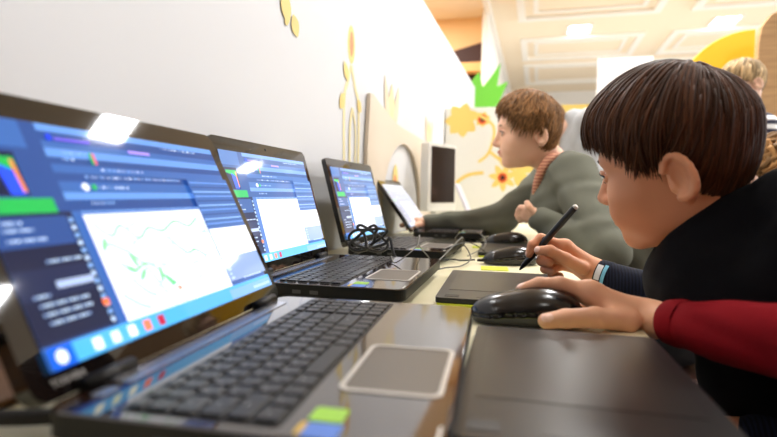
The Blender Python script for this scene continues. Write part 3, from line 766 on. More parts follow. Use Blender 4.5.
# ------------------------------------------------------------------ people
def skin(name, col): return mat(name, col, rough=.5, spec=.35, sss=.15, var=(18, .05))
m_skinA = skin('skin_boy', (214, 150, 112)); m_skinB = skin('skin_boy_fair', (236, 186, 156)); m_skinC = skin('skin_light', (232, 190, 164)); m_skinR = skin('skin_hand', (226, 172, 138))
m_lip = mat('lips', (208, 132, 114), rough=.45); m_eye = mat('eye_white', (232, 228, 222), rough=.2); m_iris = mat('iris_dark', (38, 26, 20), rough=.15); m_nail = mat('nail', (240, 198, 178), rough=.25)
m_inner = mat('ear_shade', (200, 120, 92), rough=.5)
E_L = [V((.0735, .0305, .000)), V((.0735, -.0305, .000))]
def head_prims(neck=None, nr=(.05, .054)):
    cran = [ell((-.006, 0, .030), (.082, .0735, .079)), ell((.020, 0, .010), (.068, .066, .076)), ell((.030, 0, -.036), (.054, .057, .068)), ell((.030, 0, -.068), (.046, .047, .036)),
            cap((.066, -.008, -.092), (.066, .008, -.092), .016, .016), cap((.052, .036, -.034), (.058, .030, -.05), .028, .026), cap((.052, -.036, -.034), (.058, -.030, -.05), .028, .026),
            ell((.066, 0, .022), (.022, .050, .014))]
    face = U(cran, .022)
    nose = U([cap((.086, 0, .004), (.104, 0, -.030), .0065, .0090), cap((.096, .0085, -.035), (.096, -.0085, -.035), .0072, .0072)], .008)
    sock = [ell((.094, .031, .001), (.018, .017, .010)), ell((.094, -.031, .001), (.018, .017, .010))]
    balls = [ell(e, (.0118, .0118, .0118)) for e in E_L]
    lids = []
    for s in (1, -1):
        pts = [(.0815, s*.0185, -.002), (.0868, s*.024, .0050), (.0872, s*.031, .0068), (.0835, s*.038, .0048), (.0765, s*.0435, -.001)]
        lids.append(chain(pts, [.0018, .0026, .0028, .0026, .0018], .002))
        pts = [(.0815, s*.0185, -.002), (.0850, s*.025, -.0062), (.0850, s*.031, -.0074), (.0815, s*.038, -.0056), (.0765, s*.0435, -.001)]
        lids.append(chain(pts, [.0014, .0018, .002, .0018, .0014], .002))
    lips = U([cap((.0865, -.017, -.0605), (.0915, 0, -.0575), .0032, .0052), cap((.0865, .017, -.0605), (.0915, 0, -.0575), .0032, .0052), cap((.0860, -.012, -.0675), (.0860, .012, -.0675), .0058, .0058)], .005)
    ears = []
    for s in (1, -1):
        R = np.array((Matrix.Rotation(s*rad(-9), 3, 'Z') @ Matrix.Rotation(rad(12), 3, 'Y')))
        c = V((-.025, s*.077, -.019))
        rim = []
        for k in range(13):
            a = rad(-60 + 265*k/12); t = V((-math.cos(a - PI/2 + PI/2)*0, 0, 0))
            rim.append(c + R @ V((.0170*math.sin(a)*-1 + .001, s*.0075, .0265*math.cos(a)*1.0 + .003)))
        ears.append((ell(c, (.0175, .0085, .0275), R), chain(rim, [.0046]*13, .002), ell(c + R @ V((.002, s*.012, .002)), (.0102, .0115, .018), R), ell(c + R @ V((.004, s*.001, -.024)), (.0085, .0055, .009), R), cap(c + R @ V((.013, -s*.002, .002)), c + R @ V((.013, s*.002, -.008)), .0045, .005)))
    nk = [cap((-.022, 0, -.045), neck if neck is not None else (-.05, 0, -.19), nr[0], nr[1])]
    def f(P):
        d = face(P)
        d = smin(d, nose(P), .012)
        for s in sock: d = smax(d, -s(P), .010)
        d = smin(d, lips(P), .006)
        d = smax(d, -ell((.097, 0, -.0628), (.008, .016, .0011))(P), .0015)
        for l in lids: d = smin(d, l(P), .003)
        for b in balls: d = np.minimum(d, b(P))
        for s in (1, -1): d = smax(d, -ell((.099, s*.0065, -.0415), (.004, .003, .0024))(P), .002)
        for (e, rim, con, lobe, trag) in ears:
            k = smin(e(P), rim(P), .004); k = smax(k, -con(P), .003); k = smin(k, lobe(P), .006); k = smin(k, trag(P), .003); d = smin(d, k, .006)
        for n in nk: d = smin(d, n(P), .03)
        return d
    return f
def head_mats(gaze=(1, 0, -.25), iris=True):
    g = V(gaze)/np.linalg.norm(gaze)
    r = [(lambda c: ell((.092, 0, -.0625), (.012, .0185, .0088))(c) < 0, 1)]
    for e in E_L:
        r.append((lambda c, e=e: np.linalg.norm(c-e, axis=1) < .01215, 2))
        r.append((lambda c, e=e: np.linalg.norm(c-(e+g*.0118), axis=1) < .0058, 3))
    return r
def head_matrix(pos, yaw, pitch, roll, s):
    return Matrix.Translation(pos) @ Matrix.Rotation(rad(yaw), 4, 'Z') @ Matrix.Rotation(rad(pitch), 4, 'Y') @ Matrix.Rotation(rad(roll), 4, 'X') @ Matrix.Scale(s, 4)
def add_head(sk, M, neck_w, h=.0022, nr=(.05, .054), gaze=(1, 0, -.25)):
    n = V(M.inverted() @ Vector(neck_w))
    lo = np.minimum(V((-.115, -.10, -.125)), n-.07); hi = np.maximum(V((.12, .10, .115)), n+.07)
    sk.add(head_prims(n, nr), lo, hi, h, M, head_mats(gaze))

def hair_mesh(M, hem, n, col, seed, thick=.012, tip=.35, curl=0, w_=.0042, tilt=22, jit=.05, lift=.0, front=0, taper=.45, nape=.035):
    """strands lying on the skull from the crown to a hem line; hem = [(azimuth deg, elevation deg)]"""
    rnd = random.Random(seed); mb = MB()
    c = Vector((-.006, 0, .029)); R3 = Vector((.084, .075, .080)); Rt = Matrix.Rotation(rad(-tilt), 3, 'Y')
    az = [a for a, _ in hem]; el = [e for _, e in hem]
    sym = az[-1] <= 180 and az[0] >= 0
    def hemel(phi):
        a = math.degrees(math.atan2(math.sin(phi), math.cos(phi)))
        return float(np.interp(abs(a), az, el)) if sym else float(np.interp(a, az, el))
    def dirv(th, ph): return Rt @ Vector((math.sin(th)*math.cos(ph), math.sin(th)*math.sin(ph), math.cos(th)))
    def thend(ph):
        for k in range(30, 150):
            d = dirv(rad(k), ph); e = math.degrees(math.asin(max(-1, min(1, d.z)))); p = math.atan2(d.y, d.x)
            if e < hemel(p): return rad(k)
        return rad(150)
    ends = [thend(2*PI*i/180) for i in range(180)]
    def E_(ph): i = ph/(2*PI)*180 % 180; a = int(i) % 180; t = i-int(i); return ends[a]*(1-t)+ends[(a+1) % 180]*t
    def pt(th, ph, off):
        d = dirv(th, ph); rear = max(0, min(1, .25 - d.x*1.3)) if d.z < 0 else 0
        side = 1 - taper*max(0, min(1, (.55-d.x)*1.6))*max(0, min(1, .25-d.z*1.5)); off *= side
        zz = R3.z + nape*rear
        return M @ (c + Vector((d.x*(R3.x+off), d.y*(R3.y+off), d.z*(zz+off))))
    # cap under the strands
    wob = [sum(math.sin(i*2*PI/180*f_ + rnd.uniform(0, 6)) for f_ in (9, 17, 31))*.018 for i in range(180)]
    ends = [e_ + w_i*min(1, jit*12) for e_, w_i in zip(ends, wob)]
    NA, NT = 72, 22; vs = []; fs = []
    for j in range(NT+1):
        for i in range(NA):
            ph = 2*PI*i/NA; t = j/NT; th = .02 + (E_(ph)*.93-.02)*t
            off = (thick*.72*(1-.42*max(0, -math.cos(ph))) + front*.8*max(0, math.cos(ph))*t*t)*(.55+.45*math.sin(PI*min(1, .25+t*.6))) *(1 - max(0, (t-.72)/.28)*.8) if j < NT else -.004
            vs.append(pt(th, ph, off))
    for j in range(NT):
        for i in range(NA): fs.append((j*NA+i, (j+1)*NA+i, (j+1)*NA+(i+1) % NA, j*NA+(i+1) % NA))
    fs.append(tuple(range(NA)))
    mb.add(vs, fs, 0)
    for k in range(n):
        ph = rnd.uniform(0, 2*PI); e = E_(ph); t0 = rnd.random()**.8*.62; t1 = min(1.0, t0 + rnd.uniform(.36, .6)); 
        if rnd.random() < .5: t1 = 1.0 - rnd.random()*jit
        t1 += rnd.uniform(-jit, jit)*.5
        lay = thick*rnd.uniform(.62, 1.06)*(1-.42*max(0, -math.cos(ph))) + 0; sw = rnd.uniform(-.2, .2); cp = rnd.uniform(0, 6.28); ca = curl*rnd.uniform(.5, 1.3)
        wv = rnd.uniform(.7, 1.45); pts = []; rs = []; m = 10 if not curl else 16
        for q in range(m+1):
            s = q/m; t = t0+(t1-t0)*s; th = .03+(e-.03)*t
            fb = front*max(0, math.cos(ph))*min(1, t*t*1.3); off = fb + lay*(.35 + .65*math.sin(PI*min(.5+.0*t, .12+t*1.2))) - (0 if t < .75 else (t-.75)*lay*1.5) + lift*t*t*rnd.uniform(.7, 1.3)
            p2 = ph + sw*s*s
            p = pt(th + ca*.06*math.sin(cp+s*14), p2 + ca*.09*math.cos(cp+s*14), off + ca*.006*(1+math.sin(cp*2+s*11)))
            pts.append(p); rs.append(w_*wv*(.35+.65*math.sin(PI*min(1, .18+s*.62)))*(1 - .93*max(0, (s-.5)/.5)**1.4)*rnd.uniform(.92, 1.08))
        mb.tube(pts, rs, 5, rnd.choice((0, 0, 1, 2)))
    return mb
def hair_mats(tag_, base, k=(1, 1.22, .8)):
    return [mat('hair_%s_%d' % (tag_, i), [min(255, x*q) for x in base], rough=.55, spec=.15) for i, q in enumerate(k)]
def brow_mesh(M, sides=(1, -1), w_=.0027):
    mb = MB()
    for s in sides:
        pts = [(.0875, s*.013, .0165), (.0890, s*.024, .0215), (.0845, s*.036, .0225), (.0755, s*.046, .0175)]
        mb.tube([M @ p for p in smooth_path(pts, 4)], [w_*(.6+.4*math.sin(PI*min(1, .2+i/12*.75))) for i in range(13)], 6, 0)
    return mb
def lash_mesh(M, sides=(1, -1)):
    mb = MB()
    for s in sides:
        pts = [(.0835, s*.0185, .000), (.0890, s*.024, .0048), (.0897, s*.031, .0062), (.0860, s*.038, .0042), (.0785, s*.0435, -.001)]
        mb.tube([M @ p for p in smooth_path(pts, 3)], .0016, 5, 0)
    return mb

def folds(f, amp, dirs):
    def g(P):
        d = f(P); w = np.zeros(len(P))
        for (v, fr, ph) in dirs:
            q = P @ V(v); w += np.sin(q*fr + ph + 1.5*np.sin(q*fr*.37 + (P @ V((v[1], -v[0], v[2]*.5+.3)))*fr*.5))
        return d + amp*w/len(dirs)
    return g
FOLD = [((.6, .3, .8), 60, 0), ((-.5, .7, .5), 85, 1.3), ((.2, -.8, .6), 47, 2.2)]
def child(parent, o, origin): o.parent = parent; o.location = -Vector(origin); return o
def cloth(name, prims, k, h, m, root, org, lo, hi, amp=.002, dirs=FOLD):
    f = U(prims, k)
    if amp: f = folds(f, amp, dirs)
    return child(root, Skin().add(f, lo, hi, h).build(name, m), org)
def bounds(pts, pad): P = np.array([V(p) for p in pts]); return P.min(0)-pad, P.max(0)+pad

def hand_f(wrist, wr, fingers, palm_r, web=.006):
    mc = [f[0][0] for f in fingers]
    palm = [cap(wrist, m, wr, palm_r) for m in mc[1:]] + [cap(mc[i], mc[i+1], palm_r*.95, palm_r*.95) for i in range(1, len(mc)-1)]
    palm = U(palm, .010)
    fs = [chain(p, r, .004) for p, r in fingers]
    def f(P):
        d = palm(P); F = None
        for g in fs:
            e = g(P); F = e if F is None else smin(F, e, .0014)
        return smin(d, F, web)
    return f
def nails(fingers, idx, up):
    out = []
    for i in idx:
        pts, r = fingers[i]; a, b = V(pts[-2]), V(pts[-1]); d = (b-a)/np.linalg.norm(b-a); u = V(up[i]); u = u - d*(u @ d); u /= np.linalg.norm(u)
        c = b + u*r[-1]*.86 + d*r[-1]*.15; w = np.cross(d, u)
        R = np.stack([d, w, u], 1)
        out.append((lambda c_, c0=c, R=R, rr=r[-1]: ell(c0, (rr*.85, rr*.70, rr*.5), R)(c_) < 0, 1))
    return out
def legs_and_shoes(root, org, hip, knees, feet, trou, shoe, rt=.075):
    pr = [ell(hip, (.13, .16, .11))]; allp = [hip]
    for s, (kn, ft) in enumerate(zip(knees, feet)):
        a = V(hip) + V((-.02, (-.07 if s == 0 else .07), -.02))
        pr += [cap(a, kn, rt, rt*.72), cap(kn, V(ft)+V((0, 0, .09)), rt*.68, rt*.48)]; allp += [kn, ft]
    lo, hi = bounds(allp, .16)
    cloth('trousers', pr, .03, .010, trou, root, org, lo, hi, .003)
    for ft in feet:
        f = U([ell(V(ft)+V((-.03, 0, .035)), (.11, .042, .035)), ell(V(ft)+V((.03, 0, .06)), (.05, .04, .055))], .02)
        child(root, Skin().add(lambda P: smax(f(P), -(P[:, 2]-.004), .004), *bounds([ft], .17), .007).build('shoe', shoe), org)
def stool(x, y, hgt, label):
    r = empty('stool', (x, y, 0), 0, label, 'stool', 'stools by the desk')
    MB().lathe([(.15, hgt-.035), (.165, hgt-.03), (.165, hgt-.008), (.15, hgt)], 32).build('seat', m_darkwood, r, bevel=.003)
    for i in range(4):
        a = PI/4+i*PI/2; MB().tube([(.11*math.cos(a), .11*math.sin(a), hgt-.034), (.15*math.cos(a), .15*math.sin(a), 0)], .013, 10).build('leg', m_steel, r)
m_denim = mat('denim_dark', (14, 16, 24), rough=.85, bump=(300, .15)); m_shoe = mat('shoe_dark', (36, 36, 38), rough=.6)
m_vest = mat('vest_navy_black', (6, 6, 10), rough=.9, spec=.15, bump=(400, .2)); m_navy = mat('sleeve_navy', (12, 15, 28), rough=.85, spec=.2, stripes=('X', 70, (24, 29, 48), 2.0))
m_red = mat('sleeve_red', (122, 5, 18), rough=.9, spec=.15, bump=(500, .25))
m_olive = mat('sweatshirt_olive', (108, 109, 97), rough=.95, spec=.2, bump=(350, .25), var=(9, .08)); m_grey = mat('shirt_grey', (176, 178, 180), rough=.9, bump=(300, .2), var=(7, .05))
m_stripe = mat('shirt_striped', (238, 238, 240), rough=.8, stripes=('Z', 8.6, (38, 40, 62), .6)); m_collar = mat('collar_check', (226, 172, 136), rough=.8, stripes=('Z', 30, (186, 110, 90), 1.0))
m_bandw = mat('band_white', (226, 230, 232), rough=.5); m_bandb = mat('band_blue', (120, 196, 226), rough=.5)

# --- the boy in the dark vest, drawing
O1 = Vector((.40, .80, 0))
p1 = empty('person', O1, 0, 'person with brown bowl-cut hair in a dark navy vest, drawing with a black pen', 'person')
M1 = head_matrix((.169, .757, .920), 151, 11, -8, .96)
sk = Skin(); nb = Vector((.285, .765, .825))
add_head(sk, M1, nb, .0021, (.050, .052), (1, .1, -.3))
D = .022
def B_(u, v, d): return V(A(u, v, d+D))
penA, penB = A(575, 207.5, .845), A(519.5, 270, .925)
wrist = B_(594, 272, .862)
F1 = [([B_(582, 268, .845), B_(566, 259, .838), B_(550, 250.5, .838), B_(538.5, 250.5, .849)], [.0115, .0098, .0085, .0074]),
      ([B_(565, 247, .868), B_(541, 238.5, .875), B_(532.5, 245, .872), B_(529, 254, .876)], [.0098, .0082, .0074, .0066]),
      ([B_(564, 251, .880), B_(543, 252, .890), B_(541, 261, .882), B_(549, 263, .868)], [.0095, .0084, .0076, .0070]),
      ([B_(566, 257, .888), B_(547, 260, .896), B_(545, 269, .888), B_(553, 271, .874)], [.0092, .0080, .0074, .0068]),
      ([B_(571, 264, .892), B_(554, 268, .898), B_(552, 274.5, .890), B_(560, 276, .878)], [.0086, .0074, .0068, .0062])]
hf = hand_f(wrist, .0185, F1, .0118)
fore = cap(wrist, (.20, .885, .722), .0185, .027)
lo, hi = bounds([wrist] + [q for f, _ in F1 for q in f], .02)
sk.add(U([hf, cap(wrist, V(wrist)+(V((.20, .885, .722))-V(wrist))*.45, .0185, .022)], .008), lo, np.maximum(hi, V(wrist)+.06), .0013, None, [(g, 4) for g, _ in nails(F1, [0, 1], {0: (-.2, -1, .5), 1: (-.5, -.3, .8)})])
core = U([ell((.40, .80, .52), (.10, .12, .12)), ell((.33, .785, .68), (.09, .13, .13)), cap((.28, .66, .81), (.30, .90, .80), .035, .035), cap((.30, .91, .79), (.285, .885, .70), .036, .03), cap((.285, .885, .70), V(wrist)+(V((.285, .885, .70))-V(wrist))*.3, .028, .020),
          cap((.28, .68, .81), (.33, .665, .64), .036, .03), cap((.33, .665, .64), (.24, .69, .60), .028, .02), ell((.21, .70, .60), (.035, .025, .018))], .02)
sk.add(core, (.14, .56, .38), (.54, .98, .90), .006)
child(p1, sk.build('body', [m_skinA, m_lip, m_eye, m_iris, m_nail]), O1)
hm = [(0, 9), (28, 8), (48, 2), (62, -7), (71, -24), (78, -29), (83, -14), (92, -4), (99, -16), (106, -42), (130, -56), (180, -58)]
child(p1, hair_mesh(M1, hm, 3800, None, 4, .0245, w_=.0019, jit=.06, front=.018, taper=.68).build('hair', hair_mats('dark', (68, 42, 26)), smooth=True), O1)
for s_ in (1, -1): child(p1, brow_mesh(M1, (s_,)).build('eyebrow', hair_mats('dark', (68, 42, 26))[0], smooth=True), O1)
for s_ in (1, -1): child(p1, lash_mesh(M1, (s_,)).build('eyelashes', m_iris, smooth=True), O1)
cloth('vest', [ell((.40, .80, .52), (.13, .15, .13)), ell((.34, .785, .66), (.125, .165, .15)), ell((.290, .765, .765), (.150, .165, .105)), cap((.285, .64, .83), (.305, .90, .815), .052, .052),
               cap((.225, .720, .838), (.27, .690, .868), .036, .036), cap((.27, .690, .868), (.325, .735, .892), .036, .036), cap((.325, .735, .892), (.30, .825, .87), .036, .034), cap((.225, .720, .838), (.242, .79, .83), .034, .034), cap((.225, .720, .838), (.195, .72, .80), .034, .042)],
      .03, .0055, m_vest, p1, O1, (.12, .55, .36), (.56, 1.0, .95), .002)
el1 = (.295, .888, .695)
w2 = V(wrist) + (V((.20, .885, .722))-V(wrist))*.22
cloth('right_sleeve', [cap((.30, .90, .80), el1, .050, .042), cap(el1, (.20, .885, .722), .042, .033), cap((.20, .885, .722), w2, .033, .0255)], .02, .0035, m_navy, p1, O1, *bounds([(.30, .90, .80), el1, w2], .06), .0012)
cloth('left_sleeve', [cap((.285, .675, .82), (.335, .665, .64), .050, .042), cap((.335, .665, .64), (.25, .685, .60), .042, .03)], .02, .006, m_navy, p1, O1, *bounds([(.28, .67, .82), (.335, .665, .64), (.25, .685, .6)], .07), .001)
# wrist band with a white and a blue field
dw = (V((.20, .885, .722))-V(wrist)); dw /= np.linalg.norm(dw)
ax = Vector(dw); b0 = Vector(wrist) + ax*.006
MBd = MB().tube([b0, b0+ax*.004, b0+ax*.020, b0+ax*.024], [.0225, .0245, .0255, .0240], 24)
band = child(p1, MBd.build('wristband', m_navy, smooth=True), O1)
vw = (CAM - b0); vw = (vw - ax*vw.dot(ax)).normalized(); vs_ = ax.cross(vw)
for nm, a0, a1, s0, s1, mm in (('white_field', -34, 24, .004, .013, m_bandw), ('blue_field', -40, 40, .0145, .020, m_bandb)):
    g = MB(); n = 8; vsx = []
    for i in range(n+1):
        a = rad(a0+(a1-a0)*i/n)
        for s_ in (s0, s1): vsx.append(b0+ax*s_+(vw*math.cos(a)+vs_*math.sin(a))*.0262)
    g.add(vsx, [(2*i, 2*i+1, 2*i+3, 2*i+2) for i in range(n)])
    g.build(nm, mm, band, smooth=True)
legs_and_shoes(p1, O1, (.42, .80, .50), [(.06, .72, .50), (.06, .88, .50)], [(.07, .72, 0), (.07, .88, 0)], m_denim, m_shoe)
stool(.44, .80, .392, 'round stool under the boy in the dark vest')

# the pen
pn = empty('stylus_pen', penB, 0, 'black stylus pen held over the tablet by the boy in the dark vest', 'pen')
axp = (penA-penB); LP = axp.length; q = axp.to_track_quat('Z', 'Y'); pn.rotation_mode = 'QUATERNION'; pn.rotation_quaternion = q
MB().lathe([(.0008, 0), (.0018, .002), (.0044, .013), (.0052, .028), (.0056, .05), (.0054, LP-.004), (.0048, LP-.0005)], 20).build('barrel', mat('pen_black', (12, 12, 13), rough=.3), pn, smooth=True)
MB().lathe([(.0046, LP-.0008), (.0044, LP+.0025), (.003, LP+.004)], 16).build('end_cap', m_silver, pn, smooth=True)
MB().box((0, .0052, LP*.42), (.005, .003, .030)).build('side_switch', m_blackgloss, pn, bevel=.0008)

# --- the person in red at the right edge, hand on the mouse
O2 = Vector((.42, .36, 0))
p2 = empty('person', O2, 0, 'person in a red long-sleeved top reaching in from the right edge, hand on the mouse', 'person')
sk = Skin()
wr2 = V(A(652, 319, .632))
def C_(u, v, d): return V(A(u, v, d))
F2 = [([C_(628, 321, .618), C_(595, 317.5, .606), C_(566, 318.5, .600), C_(546, 321, .596)], [.0125, .0118, .0105, .0088]),
      ([C_(590, 293, .645), C_(560, 284.5, .648), C_(539, 284, .650), C_(522, 289, .652)], [.0118, .0092, .0080, .0070]),
      ([C_(594, 295, .675), C_(566, 288.5, .694), C_(546, 290, .704), C_(530, 296, .71)], [.0118, .0092, .0082, .0070]),
      ([C_(602, 299, .692), C_(578, 294, .712), C_(560, 298, .722), C_(547, 305, .726)], [.0112, .0088, .0078, .0068]),
      ([C_(613, 304, .702), C_(594, 303, .722), C_(580, 309, .728), C_(569, 315, .73)], [.0104, .0080, .0070, .0062])]
el2 = V((.285, .445, .762))
hf = hand_f(wr2, .0175, F2, .0132, .009)
lo, hi = bounds([wr2] + [q_ for f, _ in F2 for q_ in f], .025)
sk.add(U([hf, cap(wr2, wr2+(el2-wr2)*.35, .0178, .023), cap(F2[0][0][0], F2[1][0][0], .010, .010)], .010), lo, np.maximum(hi, wr2+.08), .0014, None, [(g, 4) for g, _ in nails(F2, [0, 1], {0: (.1, -.7, .7), 1: (-.2, -.2, 1)})])
hp2 = Vector((.42, .34, .52)); M2 = head_matrix((.40, .34, 1.20), 140, 12, 0, 1.0)
add_head(sk, M2, (.43, .38, 1.02), .004)
sk.add(U([ell((.43, .43, .70), (.09, .12, .24)), cap((.43, .29, .97), (.43, .54, .95), .04, .04), cap((.42, .54, .94), el2, .04, .034), cap(el2, wr2, .030, .0178), cap((.43, .28, .96), (.42, .22, .72), .04, .034), cap((.42, .22, .72), (.25, .23, .60), .032, .02), ell((.22, .23, .60), (.035, .025, .018))], .03), (.10, .05, .40), (.56, .70, 1.05), .007)
child(p2, sk.build('body', [m_skinR, m_lip, m_eye, m_iris, m_nail]), O2)
hm2 = [(0, 8), (40, 5), (60, -12), (78, -30), (86, -8), (100, 0), (112, -4), (125, -34), (180, -56)]
child(p2, hair_mesh(M2, hm2, 420, None, 14, .016, w_=.0055).build('hair', hair_mats('brown', (92, 62, 42)), smooth=True), O2)
for s_ in (1, -1): child(p2, brow_mesh(M2, (s_,)).build('eyebrow', hair_mats('brown', (92, 62, 42))[0], smooth=True), O2)
cu = wr2 + (el2-wr2)*.17
cloth('top', [ell((.37, .43, .60), (.18, .165, .18)), ell((.375, .42, .74), (.185, .155, .14)), ell((.425, .42, .90), (.11, .16, .12)), cap((.43, .27, .97), (.43, .55, .95), .055, .055), cap((.42, .54, .94), el2, .060, .050), cap(el2, cu, .047, .0255),
              cap((.43, .27, .97), (.42, .22, .72), .055, .046), cap((.42, .22, .72), (.27, .23, .61), .046, .03)], .035, .0045, m_red, p2, O2, (.09, .03, .38), (.60, .72, 1.06), .004, [((.7, .5, .3), 95, 0), ((-.4, .8, .5), 70, 1.3), ((.3, .2, .9), 120, 2.2)])
cz = Vector(cu); ax2 = Vector(el2-wr2).normalized()
cf = MB().tube([cz-ax2*.022, cz-ax2*.020, cz-ax2*.004, cz+ax2*.004], [.0232, .0252, .0272, .0262], 28, cap=False)
child(p2, cf.build('cuff', m_red, smooth=True), O2)
legs_and_shoes(p2, O2, (.45, .41, .50), [(.08, .33, .50), (.08, .49, .50)], [(.09, .33, 0), (.09, .49, 0)], m_denim, m_shoe)
stool(.46, .41, .392, 'round stool under the person in red')

# --- the boy in the olive sweatshirt
O3 = Vector((.36, 1.72, 0))
p3 = empty('person', O3, 0, 'person with shaggy light brown hair in an olive grey sweatshirt reaching to the fourth laptop', 'person')
M3 = head_matrix((-.035, 1.795, 1.079), 190, 4, -2, 1.03)
sk = Skin(); nb3 = A(560, 172, 1.76)
add_head(sk, M3, nb3, .0028, (.049, .052), (1, .05, -.3))
shL, elL, wrL = V(A(572, 175, 1.62)), V(A(606, 252, 1.40)), V(A(540, 218, 1.52))
shR, elR, wrR = V(A(553, 176, 1.93)), V(A(496, 222, 1.93)), V(A(428, 222.5, 1.93))
def D_(u, v, d): return V(A(u, v, d))
F3 = [([D_(533, 212, 1.51), D_(529, 207, 1.51), D_(527, 203, 1.515)], [.011, .010, .0085]),
      ([D_(528, 209, 1.53), D_(521, 208, 1.54), D_(518, 211, 1.55)], [.010, .009, .008]),
      ([D_(527, 212, 1.535), D_(519, 212, 1.55), D_(517, 215, 1.56)], [.010, .009, .008]),
      ([D_(527, 215, 1.54), D_(520, 216, 1.55), D_(518, 218, 1.56)], [.0095, .0085, .0075]),
      ([D_(528, 218, 1.54), D_(522, 219, 1.55), D_(520, 221, 1.56)], [.009, .008, .007])]
sk.add(U([hand_f(wrL, .021, F3, .0125), cap(wrL, elL, .020, .03)], .008), *bounds([wrL] + [q_ for f, _ in F3 for q_ in f], .03), .0024)
F4 = [([D_(420, 224, 1.88), D_(413, 226, 1.85), D_(408, 228, 1.84)], [.011, .010, .0085])] + [([D_(417, 221.5+.6*i, 1.90+.022*i), D_(408, 222+.4*i, 1.90+.026*i), D_(402-.6*(i == 1), 225+.3*i, 1.90+.028*i)], [.0105, .009, .0075]) for i in range(4)]
sk.add(U([hand_f(wrR, .021, F4, .0125), cap(wrR, elR, .020, .03)], .008), *bounds([wrR] + [q_ for f, _ in F4 for q_ in f], .03), .0024)
sk.add(U([ell((.36, 1.72, .54), (.10, .13, .13)), ell((.22, 1.70, .76), (.11, .13, .15)), cap(shL, shR, .04, .04), cap(shL, elL, .04, .034), cap(elL, wrL, .032, .021), cap(shR, elR, .04, .034), cap(elR, wrR, .032, .021), cap(nb3, (.22, 1.70, .80), .05, .08)], .03), (-.42, 1.28, .38), (.52, 2.05, 1.06), .008)
child(p3, sk.build('body', [m_skinB, m_lip, m_eye, m_iris, m_nail]), O3)
hm3 = [(0, 24), (30, 17), (50, 0), (66, -28), (76, -26), (90, -14), (104, -30), (118, -58), (150, -72), (180, -74)]
child(p3, hair_mesh(M3, hm3, 2300, None, 21, .021, w_=.0029, jit=.16, lift=.013, tilt=16, curl=.25).build('hair', hair_mats('light', (128, 92, 58)), smooth=True), O3)
for s_ in (1, -1): child(p3, brow_mesh(M3, (s_,)).build('eyebrow', hair_mats('light', (128, 92, 58))[2], smooth=True), O3)
for s_ in (1, -1): child(p3, lash_mesh(M3, (s_,)).build('eyelashes', m_iris, smooth=True), O3)
ch = V(A(562, 205, 1.72)); ch2 = V(A(604, 212, 1.76))
wL2 = wrL + (elL-wrL)*.03; wR2 = wrR + (elR-wrR)*.02
cloth('sweatshirt', [ell((.37, 1.72, .56), (.13, .155, .14)), ell((.27, 1.70, .74), (.14, .165, .15)), ell(ch, (.10, .14, .12)), ell(ch2, (.10, .12, .11)), cap(shL, shR, .066, .066), (U([cap(shL, elL, .070, .060), cap(elL, wL2, .054, .033)], .012), .012), cap(shR, elR, .06, .05), cap(elR, wR2, .048, .032)],
      .04, .005, m_olive, p3, O3, (-.42, 1.24, .38), (.56, 2.08, 1.12), .0085, [((.75, .2, .6), 46, 0), ((-.4, .3, .85), 62, 1.3), ((.5, -.5, .7), 33, 2.2)])
cA, cB, cC = A(540, 186, 1.70), A(548, 160, 1.70), A(556, 152, 1.74)
colr = MB().tube(smooth_path([A(534, 196, 1.70), A(538, 180, 1.68), A(544, 166, 1.67), A(552, 157, 1.68), A(560, 154, 1.74)], 5), [.005, .008, .010, .0115, .0125, .013, .0135, .014, .014, .014, .014, .014, .014, .014, .014, .013, .012, .011, .010, .009, .007], 10)
tag(child(p3, colr.build('collar', m_collar, smooth=True), O3), 'peach checked shirt collar')
legs_and_shoes(p3, O3, (.38, 1.72, .50), [(.04, 1.64, .50), (.04, 1.80, .50)], [(.05, 1.64, 0), (.05, 1.80, 0)], m_denim, m_shoe)
stool(.41, 1.72, .392, 'round stool under the boy in the olive sweatshirt')

